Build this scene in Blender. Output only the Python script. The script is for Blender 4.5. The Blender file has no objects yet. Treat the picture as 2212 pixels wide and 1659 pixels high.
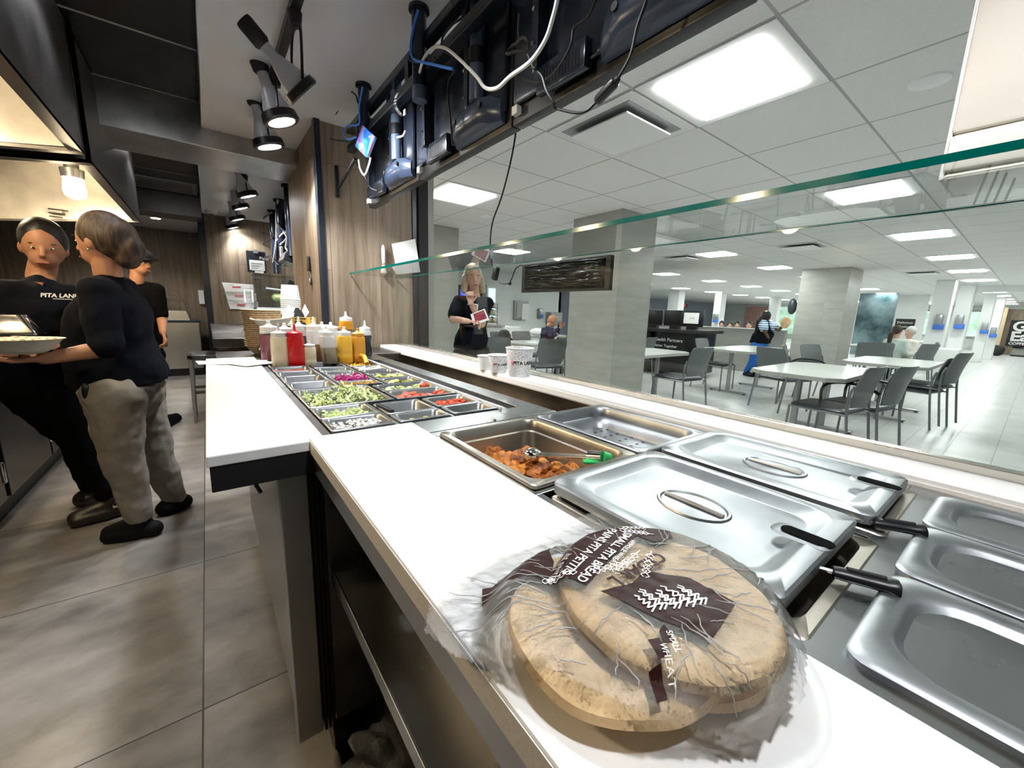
import bpy, bmesh, math, random
from mathutils import Vector, Matrix, Euler, noise
R = math.radians
PI = math.pi
scene = bpy.context.scene
COL = scene.collection
rnd = random.Random(7)

# ---------------- camera, world, exposure ----------------
cd = bpy.data.cameras.new('camera'); cam = bpy.data.objects.new('camera', cd); COL.objects.link(cam)
cd.sensor_width = 36; cd.lens = 857/2212*36; cd.clip_start = .02; cd.clip_end = 200
cam.matrix_world = Matrix(((0.797399, 0.083353, -0.597669, 0), (-0.602597, 0.162728, -0.781279, 0), (0.032136, 0.983144, 0.179987, 1.25), (0, 0, 0, 1)))
scene.camera = cam
w = bpy.data.worlds.new('world'); scene.world = w; w.use_nodes = True
w.node_tree.nodes['Background'].inputs[0].default_value = (.75, .85, 1, 1)
w.node_tree.nodes['Background'].inputs[1].default_value = 1.6
vs = scene.view_settings
vs.view_transform = 'Standard'; vs.look = 'None'; vs.exposure = 0.55; vs.gamma = 1
scene.cycles.use_denoising = True
scene.cycles.max_bounces = 8; scene.cycles.transparent_max_bounces = 24
scene.cycles.sample_clamp_indirect = 6
scene.cycles.caustics_reflective = False; scene.cycles.caustics_refractive = False

# ---------------- materials ----------------
def mat(name, col=(.5, .5, .5), rough=.5, metal=0, emit=None, es=0, spec=.5, trans=0, alpha=1, ior=1.45, coat=0):
    m = bpy.data.materials.new(name); m.use_nodes = True
    b = m.node_tree.nodes['Principled BSDF']
    b.inputs['Base Color'].default_value = (*col, 1); b.inputs['Roughness'].default_value = rough
    b.inputs['Metallic'].default_value = metal; b.inputs['Specular IOR Level'].default_value = spec
    b.inputs['Transmission Weight'].default_value = trans; b.inputs['Alpha'].default_value = alpha
    b.inputs['IOR'].default_value = ior; b.inputs['Coat Weight'].default_value = coat
    if emit:
        b.inputs['Emission Color'].default_value = (*emit, 1); b.inputs['Emission Strength'].default_value = es
    m['b'] = 1
    return m
def nd(m, t, **kw):
    n = m.node_tree.nodes.new(t)
    for k, v in kw.items(): setattr(n, k, v)
    return n
def lk(m, a, b): m.node_tree.links.new(a, b)
def bsdf(m): return m.node_tree.nodes['Principled BSDF']
def coords(m, scale=(1, 1, 1), rot=(0, 0, 0), kind='Object'):
    if kind == 'World':
        tc = nd(m, 'ShaderNodeNewGeometry').outputs['Position']
    else:
        tc = nd(m, 'ShaderNodeTexCoord').outputs[kind]
    mp = nd(m, 'ShaderNodeMapping'); mp.inputs['Scale'].default_value = scale; mp.inputs['Rotation'].default_value = rot
    lk(m, tc, mp.inputs[0]); return mp.outputs[0]
def ntex(m, vec, scale, detail=4, rough=.55):
    n = nd(m, 'ShaderNodeTexNoise'); n.inputs['Scale'].default_value = scale; n.inputs['Detail'].default_value = detail
    n.inputs['Roughness'].default_value = rough; lk(m, vec, n.inputs['Vector']); return n.outputs[0]
def ramp(m, fac, stops):
    r = nd(m, 'ShaderNodeValToRGB'); e = r.color_ramp.elements
    while len(e) < len(stops): e.new(.5)
    for i, (p, c) in enumerate(stops): e[i].position = p; e[i].color = (*c, 1)
    lk(m, fac, r.inputs[0]); return r.outputs[0]
def bump(m, h, strength=.2, dist=.01):
    b = nd(m, 'ShaderNodeBump'); b.inputs['Strength'].default_value = strength; b.inputs['Distance'].default_value = dist
    lk(m, h, b.inputs['Height']); lk(m, b.outputs[0], bsdf(m).inputs['Normal'])
def noisy(name, c1, c2, scale, rough=.5, metal=0, stretch=(1, 1, 1), bs=0, kind='World', **k):
    m = mat(name, c1, rough, metal, **k)
    v = coords(m, stretch, kind=kind); n = ntex(m, v, scale)
    lk(m, ramp(m, n, [(.35, c1), (.65, c2)]), bsdf(m).inputs['Base Color'])
    if bs: bump(m, n, bs)
    return m
def steelmat(name, c=(.62, .62, .61), rough=.27, stretch=(1, 40, 1), var=.12, warm=0):
    m = mat(name, c, rough, 1)
    v = coords(m, stretch, kind='World'); n = ntex(m, v, 9, 3)
    v2 = coords(m, (1, 1, 1), kind='World'); n2 = ntex(m, v2, 5, 5)
    mr = nd(m, 'ShaderNodeMapRange'); mr.inputs['To Min'].default_value = rough-.04; mr.inputs['To Max'].default_value = rough+.09
    lk(m, n2, mr.inputs[0]); lk(m, mr.outputs[0], bsdf(m).inputs['Roughness'])
    lk(m, ramp(m, n2, [(.3, tuple(x*(1-var) for x in c)), (.7, tuple(min(1, x*(1+var)) for x in c))]), bsdf(m).inputs['Base Color'])
    bsdf(m).inputs['Anisotropic'].default_value = .4
    return m
def gridmat(name, c1, c2, line, px, py, ox, oy, lw, axes=(0, 1), rough=.5, nscale=3, bs=0, stag=0, stretch=(1, 1, 1), spec=.5):
    """tiles laid in a grid of px by py, joints of width lw, drawn in world metres along two axes"""
    m = mat(name, c1, rough, spec=spec)
    pos = nd(m, 'ShaderNodeNewGeometry').outputs['Position']
    sp = nd(m, 'ShaderNodeSeparateXYZ'); lk(m, pos, sp.inputs[0])
    def ma(op, a, b=None, c=None):
        n = nd(m, 'ShaderNodeMath', operation=op)
        for i, x in enumerate((a, b, c)):
            if x is None: continue
            if isinstance(x, (int, float)): n.inputs[i].default_value = x
            else: lk(m, x, n.inputs[i])
        return n.outputs[0]
    a, b = sp.outputs[axes[0]], sp.outputs[axes[1]]
    u = ma('DIVIDE', ma('SUBTRACT', a, ox), px)
    fu = ma('FLOOR', u)
    off = ma('MULTIPLY', ma('PINGPONG', fu, 1), stag)
    v = ma('ADD', ma('DIVIDE', ma('SUBTRACT', b, oy), py), off)
    fv = ma('FLOOR', v)
    du = ma('MULTIPLY', ma('PINGPONG', u, .5), px); dv = ma('MULTIPLY', ma('PINGPONG', v, .5), py)
    isl = ma('LESS_THAN', ma('MINIMUM', du, dv), lw/2)
    wn = nd(m, 'ShaderNodeTexWhiteNoise'); cb = nd(m, 'ShaderNodeCombineXYZ'); lk(m, fu, cb.inputs[0]); lk(m, fv, cb.inputs[1]); lk(m, cb.outputs[0], wn.inputs['Vector'])
    mp = nd(m, 'ShaderNodeMapping'); mp.inputs['Scale'].default_value = stretch; lk(m, pos, mp.inputs[0])
    ad = nd(m, 'ShaderNodeVectorMath', operation='ADD'); lk(m, mp.outputs[0], ad.inputs[0])
    sc = nd(m, 'ShaderNodeVectorMath', operation='SCALE'); sc.inputs[3].default_value = 7; lk(m, wn.outputs['Color'], sc.inputs[0]); lk(m, sc.outputs[0], ad.inputs[1])
    n = ntex(m, ad.outputs[0], nscale, 6, .6)
    base = ramp(m, n, [(.3, c1), (.7, c2)])
    mx = nd(m, 'ShaderNodeMix', data_type='RGBA'); lk(m, isl, mx.inputs[0]); lk(m, base, mx.inputs[6]); mx.inputs[7].default_value = (*line, 1)
    lk(m, mx.outputs[2], bsdf(m).inputs['Base Color'])
    if bs: bump(m, n, bs)
    return m
def woodmat(name, c1, c2, c3, axes=(0, 2), pw=.2, ph=1.2):
    m = gridmat(name, c1, c2, tuple(x*.45 for x in c1), pw, ph, .03, .3, .003, axes, .45, 2.2, 0, .37, tuple((6 if i == axes[0] else .35) if i in axes else 6 for i in range(3)))
    v = coords(m, tuple(14 if i != 2 else .8 for i in range(3)), kind='World'); n = ntex(m, v, 2.5, 8, .65)
    nt = m.node_tree; link = [l for l in nt.links if l.to_socket == bsdf(m).inputs['Base Color']][0]; src = link.from_socket
    mx = nd(m, 'ShaderNodeMix', data_type='RGBA', blend_type='MULTIPLY'); mx.inputs[0].default_value = .8
    lk(m, src, mx.inputs[6]); lk(m, ramp(m, n, [(.3, c3), (.62, (1, 1, 1))]), mx.inputs[7]); lk(m, mx.outputs[2], bsdf(m).inputs['Base Color'])
    return m
def glassmat(name, tint=(.93, .97, .96), refl=1.0):
    m = bpy.data.materials.new(name); m.use_nodes = True; nt = m.node_tree; nt.nodes.clear()
    o = nd(m, 'ShaderNodeOutputMaterial'); t = nd(m, 'ShaderNodeBsdfTransparent'); t.inputs[0].default_value = (*tint, 1)
    g = nd(m, 'ShaderNodeBsdfGlossy'); g.inputs['Roughness'].default_value = .01
    f = nd(m, 'ShaderNodeFresnel'); f.inputs[0].default_value = 1.5
    mm = nd(m, 'ShaderNodeMath', operation='MULTIPLY'); lk(m, f.outputs[0], mm.inputs[0])
    gb = nd(m, 'ShaderNodeNewGeometry'); iv = nd(m, 'ShaderNodeMath', operation='SUBTRACT'); iv.inputs[0].default_value = 1; lk(m, gb.outputs['Backfacing'], iv.inputs[1])
    im = nd(m, 'ShaderNodeMath', operation='MULTIPLY'); im.inputs[1].default_value = refl; lk(m, iv.outputs[0], im.inputs[0]); lk(m, im.outputs[0], mm.inputs[1])
    mx = nd(m, 'ShaderNodeMixShader'); lk(m, mm.outputs[0], mx.inputs[0]); lk(m, t.outputs[0], mx.inputs[1]); lk(m, g.outputs[0], mx.inputs[2]); lk(m, mx.outputs[0], o.inputs[0])
    return m
def filmmat(name, haze=.12, rough=.12, scale=60, bs=.5, tint=(1, 1, 1)):
    """thin crumpled clear plastic"""
    m = bpy.data.materials.new(name); m.use_nodes = True; nt = m.node_tree; nt.nodes.clear()
    o = nd(m, 'ShaderNodeOutputMaterial'); t = nd(m, 'ShaderNodeBsdfTransparent'); t.inputs[0].default_value = (*tint, 1)
    g = nd(m, 'ShaderNodeBsdfGlossy'); g.inputs['Roughness'].default_value = rough
    d = nd(m, 'ShaderNodeBsdfTranslucent'); d.inputs[0].default_value = (.9, .9, .9, 1)
    df = nd(m, 'ShaderNodeBsdfDiffuse'); df.inputs[0].default_value = (.9, .9, .9, 1)
    v = coords(m, (1, 1, 1), kind='World'); n = ntex(m, v, scale, 6, .7)
    vo = nd(m, 'ShaderNodeTexVoronoi', feature='DISTANCE_TO_EDGE'); vo.inputs['Scale'].default_value = scale*.45; lk(m, v, vo.inputs['Vector'])
    b = nd(m, 'ShaderNodeBump'); b.inputs['Strength'].default_value = bs; b.inputs['Distance'].default_value = .006; lk(m, n, b.inputs['Height'])
    lk(m, b.outputs[0], g.inputs['Normal'])
    f = nd(m, 'ShaderNodeFresnel'); f.inputs[0].default_value = 1.6; lk(m, b.outputs[0], f.inputs['Normal'])
    m1 = nd(m, 'ShaderNodeMixShader'); m1.inputs[0].default_value = .5; lk(m, d.outputs[0], m1.inputs[1]); lk(m, df.outputs[0], m1.inputs[2])
    m2 = nd(m, 'ShaderNodeMixShader'); m2.inputs[0].default_value = haze; lk(m, t.outputs[0], m2.inputs[1]); lk(m, m1.outputs[0], m2.inputs[2])
    m3 = nd(m, 'ShaderNodeMixShader'); mu = nd(m, 'ShaderNodeMath', operation='MULTIPLY'); mu.inputs[1].default_value = 1.6; mu.use_clamp = True
    lk(m, f.outputs[0], mu.inputs[0]); lk(m, mu.outputs[0], m3.inputs[0]); lk(m, m2.outputs[0], m3.inputs[1]); lk(m, g.outputs[0], m3.inputs[2]); lk(m, m3.outputs[0], o.inputs[0])
    return m

M = {}
M['steel'] = steelmat('brushed steel', (.40, .41, .42), .26)
M['steelx'] = steelmat('brushed steel across', (.60, .60, .59), .25, (40, 1, 1))
M['steelpan'] = steelmat('worn pan steel with painted sheen', (.36, .375, .39), .36, (3, 3, 3), .28)  # tone noise raised to imitate blotchy reflections on the lids
M['steelpan2'] = steelmat('stained pan steel', (.46, .42, .36), .3, (3, 3, 3), .3)
M['beam'] = steelmat('beam steel', (.40, .39, .38), .28, (30, 1, 1), .25)
M['steeldark'] = steelmat('dark brushed steel', (.17, .16, .15), .3, (1, 1, 30), .3)
M['steelfridge'] = mat('fridge steel', (.45, .46, .47), .3, 1)
M['hood'] = steelmat('hood steel', (.55, .53, .50), .3, (1, 1, 20), .2)
M['hooddark'] = steelmat('hood outside steel', (.2, .19, .19), .3, (1, 30, 1), .2)
M['fridgedark'] = mat('dark fridge steel', (.12, .115, .11), .32, 1)
M['chrome'] = mat('chrome', (.8, .8, .8), .1, 1)
M['alu'] = mat('grey painted metal', (.34, .35, .36), .35, .7)
M['black'] = mat('black plastic', (.006, .006, .007), .35)
M['blackm'] = mat('matt black', (.008, .008, .009), .6)
M['blacksatin'] = mat('satin black metal', (.012, .016, .026), .28)
M['navy'] = mat('dark trim metal', (.02, .025, .035), .3, .3)
M['white'] = mat('white plastic', (.85, .85, .84), .4)
M['paper'] = mat('paper', (.85, .85, .83), .8)
M['quartz'] = noisy('white quartz', (.84, .83, .81), (.88, .87, .86), 30, .22)  # same stone as the edge, whitened for its light-blown top
M['quartzedge'] = noisy('speckled quartz', (.74, .70, .64), (.84, .81, .77), 260, .3)
M['glass'] = glassmat('clear glass', (.955, .975, .968))
M['acrylic'] = glassmat('clear acrylic', (.9, .92, .93), 2.0)
M['glassedge'] = mat('green glass edge', (.0, .075, .06), .10)
M['floor'] = gridmat('concrete look tiles', (.13, .122, .115), (.44, .41, .38), (.05, .045, .04), .93, .90, -.113, .48, .005, rough=.33, nscale=2.1, stag=.0, stretch=(1, 1.6, 1))
M['cafloor'] = gridmat('grey cafeteria tiles', (.50, .51, .50), (.64, .65, .63), (.26, .26, .25), .61, .305, .3, .08, .006, rough=.28, nscale=2.2)
M['cafceil'] = gridmat('ceiling tiles', (.74, .74, .72), (.80, .80, .78), (.42, .42, .41), .655, .655, 2.463, .79, .014, rough=.9, nscale=90)
M['kceil'] = noisy('painted white ceiling', (.82, .82, .85), (.88, .88, .91), 1.2, .32)
M['blackceil'] = gridmat('black ceiling panels', (.003, .003, .004), (.004, .006, .007), (.30, .29, .27), 30, .72, -20, 3.04, .02, rough=.25, nscale=2, spec=.25)
M['wood'] = woodmat('oak look panels', (.20, .15, .105), (.34, .27, .20), (.42, .36, .32), (0, 2), .35, 1.9)
M['wooddark'] = woodmat('brown panels', (.20, .14, .09), (.33, .25, .17), (.45, .38, .32), (1, 2), .2, 1.9)
M['woodfar'] = woodmat('far brown panels', (.17, .125, .085), (.28, .22, .155), (.5, .45, .4), (0, 2), .2, 1.5)
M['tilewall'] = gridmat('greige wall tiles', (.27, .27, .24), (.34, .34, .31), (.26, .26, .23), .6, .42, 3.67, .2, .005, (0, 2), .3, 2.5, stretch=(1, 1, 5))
M['tilewally'] = gridmat('greige wall tiles lit side', (.33, .33, .30), (.41, .41, .37), (.30, .30, .27), .6, .42, 2.92, .2, .005, (1, 2), .3, 2.5, stretch=(1, 1, 5))  # lighter copy of the wall tile, light painted into the x-facing sides
M['whitewall'] = noisy('white wall paint', (.72, .74, .72), (.76, .78, .76), 2, .6)
M['bluewall'] = noisy('blue grey wall', (.28, .31, .37), (.31, .34, .41), 2, .6)
M['tabletop'] = mat('white table laminate', (.62, .64, .61), .18)
M['tableedge'] = mat('grey table edge', (.42, .42, .38), .4)
M['chairgrey'] = mat('grey chair plastic', (.12, .135, .135), .42)
M['seatpad'] = mat('charcoal vinyl', (.035, .042, .048), .38)
M['panel_light'] = mat('lit panel', (1, 1, 1), .5, emit=(.97, 1, .98), es=27)
M['bulb_on'] = mat('lit lens', (1, 1, 1), .5, emit=(.95, .98, 1), es=30)
M['warm_on'] = mat('lit warm globe', (1, 1, 1), .5, emit=(1, .80, .50), es=40)
M['skin'] = mat('skin', (.42, .20, .115), .5)
M['skinlight'] = mat('light skin', (.60, .36, .27), .5)
M['skindark'] = mat('dark skin', (.10, .05, .03), .5)
M['hair'] = noisy('brown hair', (.012, .007, .005), (.075, .042, .024), 55, .6, stretch=(1, 1, .12), bs=.5)
M['blonde'] = noisy('blonde hair', (.30, .24, .17), (.5, .43, .33), 60, .4, bs=.4)
M['blackhair'] = mat('black hair', (.008, .007, .007), .4)
M['greyhair'] = mat('grey hair', (.5, .5, .48), .7)
M['tee'] = noisy('black cotton', (.003, .0035, .006), (.006, .007, .012), 9, .9, spec=.12)
M['sweat'] = noisy('beige jersey', (.25, .225, .19), (.31, .28, .24), 14, .9, bs=.15)
M['blackcloth'] = mat('black trousers', (.003, .003, .004), .9, spec=.1)
M['shoe'] = mat('black shoe', (.004, .004, .005), .7, spec=.2)
M['clog'] = mat('dark clog', (.025, .018, .016), .35)
M['cream'] = noisy('cream fibre', (.72, .68, .58), (.8, .76, .68), 80, .7)

M['film'] = filmmat('clear film', .055, .09, 45, .8)
M['railm'] = steelmat('brushed rail', (.62, .58, .52), .25, (1, 40, 1))
M['riser'] = steelmat('stained riser steel', (.34, .28, .21), .22, (3, 3, 3), .5)
# ---------------- geometry helpers ----------------
WM = {}
def setp(o, label=None, cat=None, group=None, kind=None):
    if label: o['label'] = label
    if cat: o['category'] = cat
    if group: o['group'] = group
    if kind: o['kind'] = kind
    return o
def thing(name, label, cat, loc=(0, 0, 0), group=None, rotz=0):
    o = bpy.data.objects.new(name, None); COL.objects.link(o); o.empty_display_size = .1
    o.location = loc; o.rotation_euler = (0, 0, rotz)
    WM[o] = Matrix.Translation(loc) @ Matrix.Rotation(rotz, 4, 'Z')
    return setp(o, label, cat, group)
class MB:
    def __init__(s): s.bm = bmesh.new()
    def box(s, x0, y0, z0, x1, y1, z1, bev=0, mt=None):
        r = bmesh.ops.create_cube(s.bm, size=1)
        vs_ = r['verts']
        c = ((x0+x1)/2, (y0+y1)/2, (z0+z1)/2)
        for v in vs_: v.co = Vector((v.co.x*(x1-x0)+c[0], v.co.y*(y1-y0)+c[1], v.co.z*(z1-z0)+c[2]))
        if bev:
            es = list({e for v in vs_ for e in v.link_edges})
            bmesh.ops.bevel(s.bm, geom=es, offset=bev, segments=2, profile=.5, affect='EDGES')
        if mt is not None:
            for v in vs_: v.co = mt @ v.co
        return s
    def obox(s, c, size, rot=(0, 0, 0), bev=0):
        mt = Matrix.Translation(c) @ Euler(rot).to_matrix().to_4x4()
        n0 = len(s.bm.verts); r = bmesh.ops.create_cube(s.bm, size=1); vs_ = r['verts']
        for v in vs_: v.co = Vector((v.co.x*size[0], v.co.y*size[1], v.co.z*size[2]))
        if bev:
            es = list({e for v in vs_ for e in v.link_edges})
            rr_ = bmesh.ops.bevel(s.bm, geom=es, offset=bev, segments=2, profile=.5, affect='EDGES')
            vs_ = list({v for f in rr_['faces'] for v in f.verts} | {v for v in vs_ if v.is_valid})
        for v in vs_: v.co = mt @ v.co
        return s
    def cyl(s, p0, p1, r0, r1=None, n=16, cap=True):
        r1 = r0 if r1 is None else r1
        p0 = Vector(p0); p1 = Vector(p1); d = p1-p0
        q = d.to_track_quat('Z', 'Y').to_matrix()
        a, b = [], []
        for i in range(n):
            t = 2*PI*i/n; u = q @ Vector((math.cos(t), math.sin(t), 0))
            a.append(s.bm.verts.new(p0+u*r0)); b.append(s.bm.verts.new(p1+u*r1))
        for i in range(n): s.bm.faces.new((a[i], a[(i+1) % n], b[(i+1) % n], b[i]))
        if cap: s.bm.faces.new(a[::-1]); s.bm.faces.new(b)
        return s
    def tube(s, pts, r, n=8, closed=False):
        pts = [Vector(p) for p in pts]; rings = []
        m = len(pts); up = Vector((0, 0, 1)); prev = None
        for i, p in enumerate(pts):
            d = (pts[(i+1) % m if closed else min(i+1, m-1)]-pts[(i-1) % m if closed else max(i-1, 0)]).normalized()
            if prev is None:
                a = d.orthogonal().normalized()
            else:
                a = (prev - d*prev.dot(d)).normalized()
            prev = a; b = d.cross(a)
            rr_ = r[i] if isinstance(r, (list, tuple)) else r
            rings.append([s.bm.verts.new(p+(a*math.cos(2*PI*k/n)+b*math.sin(2*PI*k/n))*rr_) for k in range(n)])
        for i in range(m if closed else m-1):
            A, B = rings[i], rings[(i+1) % m]
            for k in range(n): s.bm.faces.new((A[k], A[(k+1) % n], B[(k+1) % n], B[k]))
        if not closed: s.bm.faces.new(rings[0][::-1]); s.bm.faces.new(rings[-1])
        return s
    def lathe(s, c, prof, n=24, axis=None, cap0=True, cap1=True):
        """prof: list of (radius, height) along the axis"""
        q = Vector(axis).to_track_quat('Z', 'Y').to_matrix() if axis is not None else Matrix.Identity(3)
        c = Vector(c); rings = []
        for (r, z) in prof:
            rings.append([s.bm.verts.new(c+q @ Vector((r*math.cos(2*PI*k/n), r*math.sin(2*PI*k/n), z))) for k in range(n)])
        for A, B in zip(rings, rings[1:]):
            for k in range(n): s.bm.faces.new((A[k], A[(k+1) % n], B[(k+1) % n], B[k]))
        if cap0: s.bm.faces.new(rings[0][::-1])
        if cap1: s.bm.faces.new(rings[-1])
        return s
    def loops(s, ls, cap0=False, cap1=True):
        rings = [[s.bm.verts.new(p) for p in l] for l in ls]; n = len(rings[0])
        for A, B in zip(rings, rings[1:]):
            for k in range(n): s.bm.faces.new((A[k], A[(k+1) % n], B[(k+1) % n], B[k]))
        if cap0: s.bm.faces.new(rings[0][::-1])
        if cap1: s.bm.faces.new(rings[-1])
        return s
    def prism(s, poly, ext):
        a = [s.bm.verts.new(p) for p in poly]; e = Vector(ext); b = [s.bm.verts.new(Vector(p)+e) for p in poly]; n = len(a)
        s.bm.faces.new(a[::-1]); s.bm.faces.new(b)
        for k in range(n): s.bm.faces.new((a[k], a[(k+1) % n], b[(k+1) % n], b[k]))
        return s
    def face(s, pts): s.bm.faces.new([s.bm.verts.new(p) for p in pts]); return s
    def ball(s, c, r, n=2, sc=(1, 1, 1), rot=(0, 0, 0), jit=0):
        q = bmesh.ops.create_icosphere(s.bm, subdivisions=n, radius=1)
        e = Euler(rot).to_matrix()
        for v in q['verts']:
            k = 1 + (rnd.uniform(-jit, jit) if jit else 0)
            v.co = Vector(c)+e @ Vector((v.co.x*sc[0]*r*k, v.co.y*sc[1]*r*k, v.co.z*sc[2]*r*k))
        return s
    def caps(s, p0, r0, p1, r1, n=12):
        """tapered capsule"""
        p0 = Vector(p0); p1 = Vector(p1); d = p1-p0; L = d.length
        if L < 1e-6: return s.ball(p0, r0)
        pr = [(r0*math.sin(t), -r0*math.cos(t)) for t in (.25, .8, 1.2)] + [(r0, 0), (r1, L)] + [(r1*math.cos(t), L+r1*math.sin(t)) for t in (.4, .8, 1.3)]
        return s.lathe(p0, pr, n, d)
    def folded(s, k):
        for v in s.bm.verts: v.co += Vector((noise.noise(v.co*9), noise.noise(v.co*9+Vector((7, 0, 0))), noise.noise(v.co*9+Vector((0, 9, 0)))))*k
        return s
    def xf(s, mt):
        for v in s.bm.verts: v.co = mt @ v.co
        return s
    def build(s, name, m, parent=None, smooth=False, label=None, cat=None, group=None, kind=None, mods=None):
        bm = s.bm
        bmesh.ops.recalc_face_normals(bm, faces=bm.faces)
        if parent is not None:
            inv = WM[parent].inverted()
            for v in bm.verts: v.co = inv @ v.co
        xs = [v.co.x for v in bm.verts]; ys = [v.co.y for v in bm.verts]; zs = [v.co.z for v in bm.verts]
        c = Vector(((min(xs)+max(xs))/2, (min(ys)+max(ys))/2, min(zs)))
        for v in bm.verts: v.co -= c
        me = bpy.data.meshes.new(name); bm.to_mesh(me); bm.free()
        o = bpy.data.objects.new(name, me); COL.objects.link(o)
        o.location = c
        ms = m if isinstance(m, list) else [m]
        for x in ms: me.materials.append(M[x] if isinstance(x, str) else x)
        if smooth:
            for p in me.polygons: p.use_smooth = True
            if smooth != 2:
                try: me.set_sharp_from_angle(angle=R(38))
                except Exception: pass
        if parent is not None:
            o.parent = parent; WM[o] = WM[parent] @ Matrix.Translation(c)
        else: WM[o] = Matrix.Translation(c)
        setp(o, label, cat, group, kind)
        return o
def struct(name, mb, m, parent=None, smooth=False):
    return mb.build(name, m, parent, smooth, kind=None if parent else 'structure')
def dup(root, loc=None, rotz=None, label=None, group=None):
    def cp(o, par):
        c = o.copy(); COL.objects.link(c)
        if par: c.parent = par
        for ch in o.children: cp(ch, c)
        return c
    r = cp(root, None)
    if loc is not None: r.location = loc
    if rotz is not None: r.rotation_euler = (0, 0, rotz)
    if label: r['label'] = label
    if group: r['group'] = group
    return r
def rrect(x0, y0, x1, y1, r, z, n=5):
    p = []
    for cx, cy, a0 in ((x1-r, y1-r, 0), (x0+r, y1-r, 90), (x0+r, y0+r, 180), (x1-r, y0+r, 270)):
        for k in range(n+1):
            a = R(a0+90*k/n); p.append((cx+r*math.cos(a), cy+r*math.sin(a), z))
    return p
def wrinkle(o, strength=.02, size=.16):
    tx = bpy.data.textures.get('folds%g' % size) or bpy.data.textures.new('folds%g' % size, 'CLOUDS'); tx.noise_scale = size; tx.noise_depth = 2
    d = o.modifiers.new('folds', 'DISPLACE'); d.texture = tx; d.strength = strength; d.mid_level = .5; d.texture_coords = 'LOCAL'
    return o
def remesh(o, vox, smooth_it=2):
    m = o.modifiers.new('remesh', 'REMESH'); m.mode = 'VOXEL'; m.voxel_size = vox; m.use_smooth_shade = True
    if smooth_it:
        s = o.modifiers.new('smooth', 'SMOOTH'); s.iterations = smooth_it; s.factor = .6
    return o
def spline(pts, k=6):
    """Catmull-Rom through pts"""
    P = [Vector(p) for p in pts]; P = [P[0]*2-P[1]]+P+[P[-1]*2-P[-2]]; out = []
    for i in range(1, len(P)-2):
        for j in range(k):
            t = j/k; a, b, c, d = P[i-1:i+3]
            out.append(.5*((2*b)+(c-a)*t+(2*a-5*b+4*c-d)*t*t+(3*b-a-3*c+d)*t**3))
    out.append(P[-2]); return out
def textmesh(s, size=1, extrude=0, align='LEFT', shear=0, bold=0, spacing=1):
    cu = bpy.data.curves.new('t', 'FONT'); cu.body = s; cu.size = size; cu.extrude = extrude; cu.align_x = align; cu.shear = shear; cu.offset = bold; cu.space_character = spacing
    cu.resolution_u = 3
    o = bpy.data.objects.new('t', cu); COL.objects.link(o)
    me = bpy.data.meshes.new_from_object(o.evaluated_get(bpy.context.evaluated_depsgraph_get()))
    bpy.data.objects.remove(o); bpy.data.curves.remove(cu)
    return me
def text(s, size, origin, xd, yd, name, m, parent, **k):
    """flat lettering standing in a plane: xd reading direction, yd up direction"""
    me = textmesh(s, size, **k); xd = Vector(xd).normalized(); yd = Vector(yd).normalized(); zd = xd.cross(yd)
    mb = MB(); mb.bm.from_mesh(me); bpy.data.meshes.remove(me)
    if not mb.bm.verts: return None
    for v in mb.bm.verts: v.co = Vector(origin)+xd*v.co.x+yd*v.co.y+zd*v.co.z
    return mb.build(name, m, parent)
def light(name, kind, loc, energy, color=(1, 1, 1), size=.1, target=None, angle=90, blend=.5, parent=None):
    ld = bpy.data.lights.new(name, kind); ld.energy = energy; ld.color = color
    if kind == 'SPOT': ld.spot_size = R(angle); ld.spot_blend = blend; ld.shadow_soft_size = size
    elif kind == 'AREA': ld.size = size
    else: ld.shadow_soft_size = size
    o = bpy.data.objects.new(name, ld); COL.objects.link(o)
    mt = Matrix.Translation(loc)
    if target is not None: mt = mt @ (Vector(target)-Vector(loc)).to_track_quat('-Z', 'Y').to_matrix().to_4x4()
    if parent is not None:
        o.parent = parent; mt = WM[parent].inverted() @ mt
    o.matrix_local = mt
    return o

# ---------------- the room shell ----------------
KC = 2.45   # kitchen white ceiling
CC = 2.38   # cafeteria ceiling
BC = 2.60   # black ceiling over the cooking aisle
struct('floor', MB().box(-2.6, -3.2, -.1, 1.19, 9.6, 0), 'floor')
struct('floor', MB().box(1.19, -9, -.1, 34, 16, 0), 'cafloor')
struct('ceiling', MB().box(1.25, -9, CC, 34, 16, CC+.1), 'cafceil')
struct('ceiling', MB().box(.075, -3.2, KC, 1.25, 3.785, KC+.2), 'kceil')
struct('ceiling', MB().box(.05, 4.30, KC, 1.25, 7.3, KC+.2), 'kceil')
struct('ceiling', MB().box(-2.6, -3.2, BC, .075, 3.79, BC+.1), 'blackceil')
struct('ceiling', MB().box(-2.6, 4.3, BC, .05, 7.3, BC+.1), 'blackceil')
struct('ceiling', MB().box(-2.6, 7.3, 2.46, 1.25, 9.6, 2.56), 'kceil')
struct('trim_1', MB().box(-2.6, 3.78, 2.325, .68, 4.30, 2.62, .004), 'beam')      # steel clad beam across the aisle
struct('trim_2', MB().box(-2.6, 6.9, 2.33, .05, 7.32, 2.60), 'hooddark')
struct('wall_left', MB().box(-2.7, -3.2, 0, -2.6, 9.6, 2.7), 'steelfridge')
struct('wall_back', MB().box(-2.6, -3.3, 0, 1.25, -3.2, 2.7), 'whitewall')
struct('wall_front', MB().box(.02, 7.3, 0, 1.25, 7.42, 2.65), 'woodfar')
struct('wall_front', MB().box(-2.6, 9.5, 0, 1.25, 9.6, 2.65), 'woodfar')
struct('wall_side', MB().box(.02, 7.42, 0, .12, 9.5, 2.65), 'woodfar')
struct('trim_3', MB().box(-.005, 7.27, 0, .07, 7.33, 2.45), 'navy')
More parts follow.
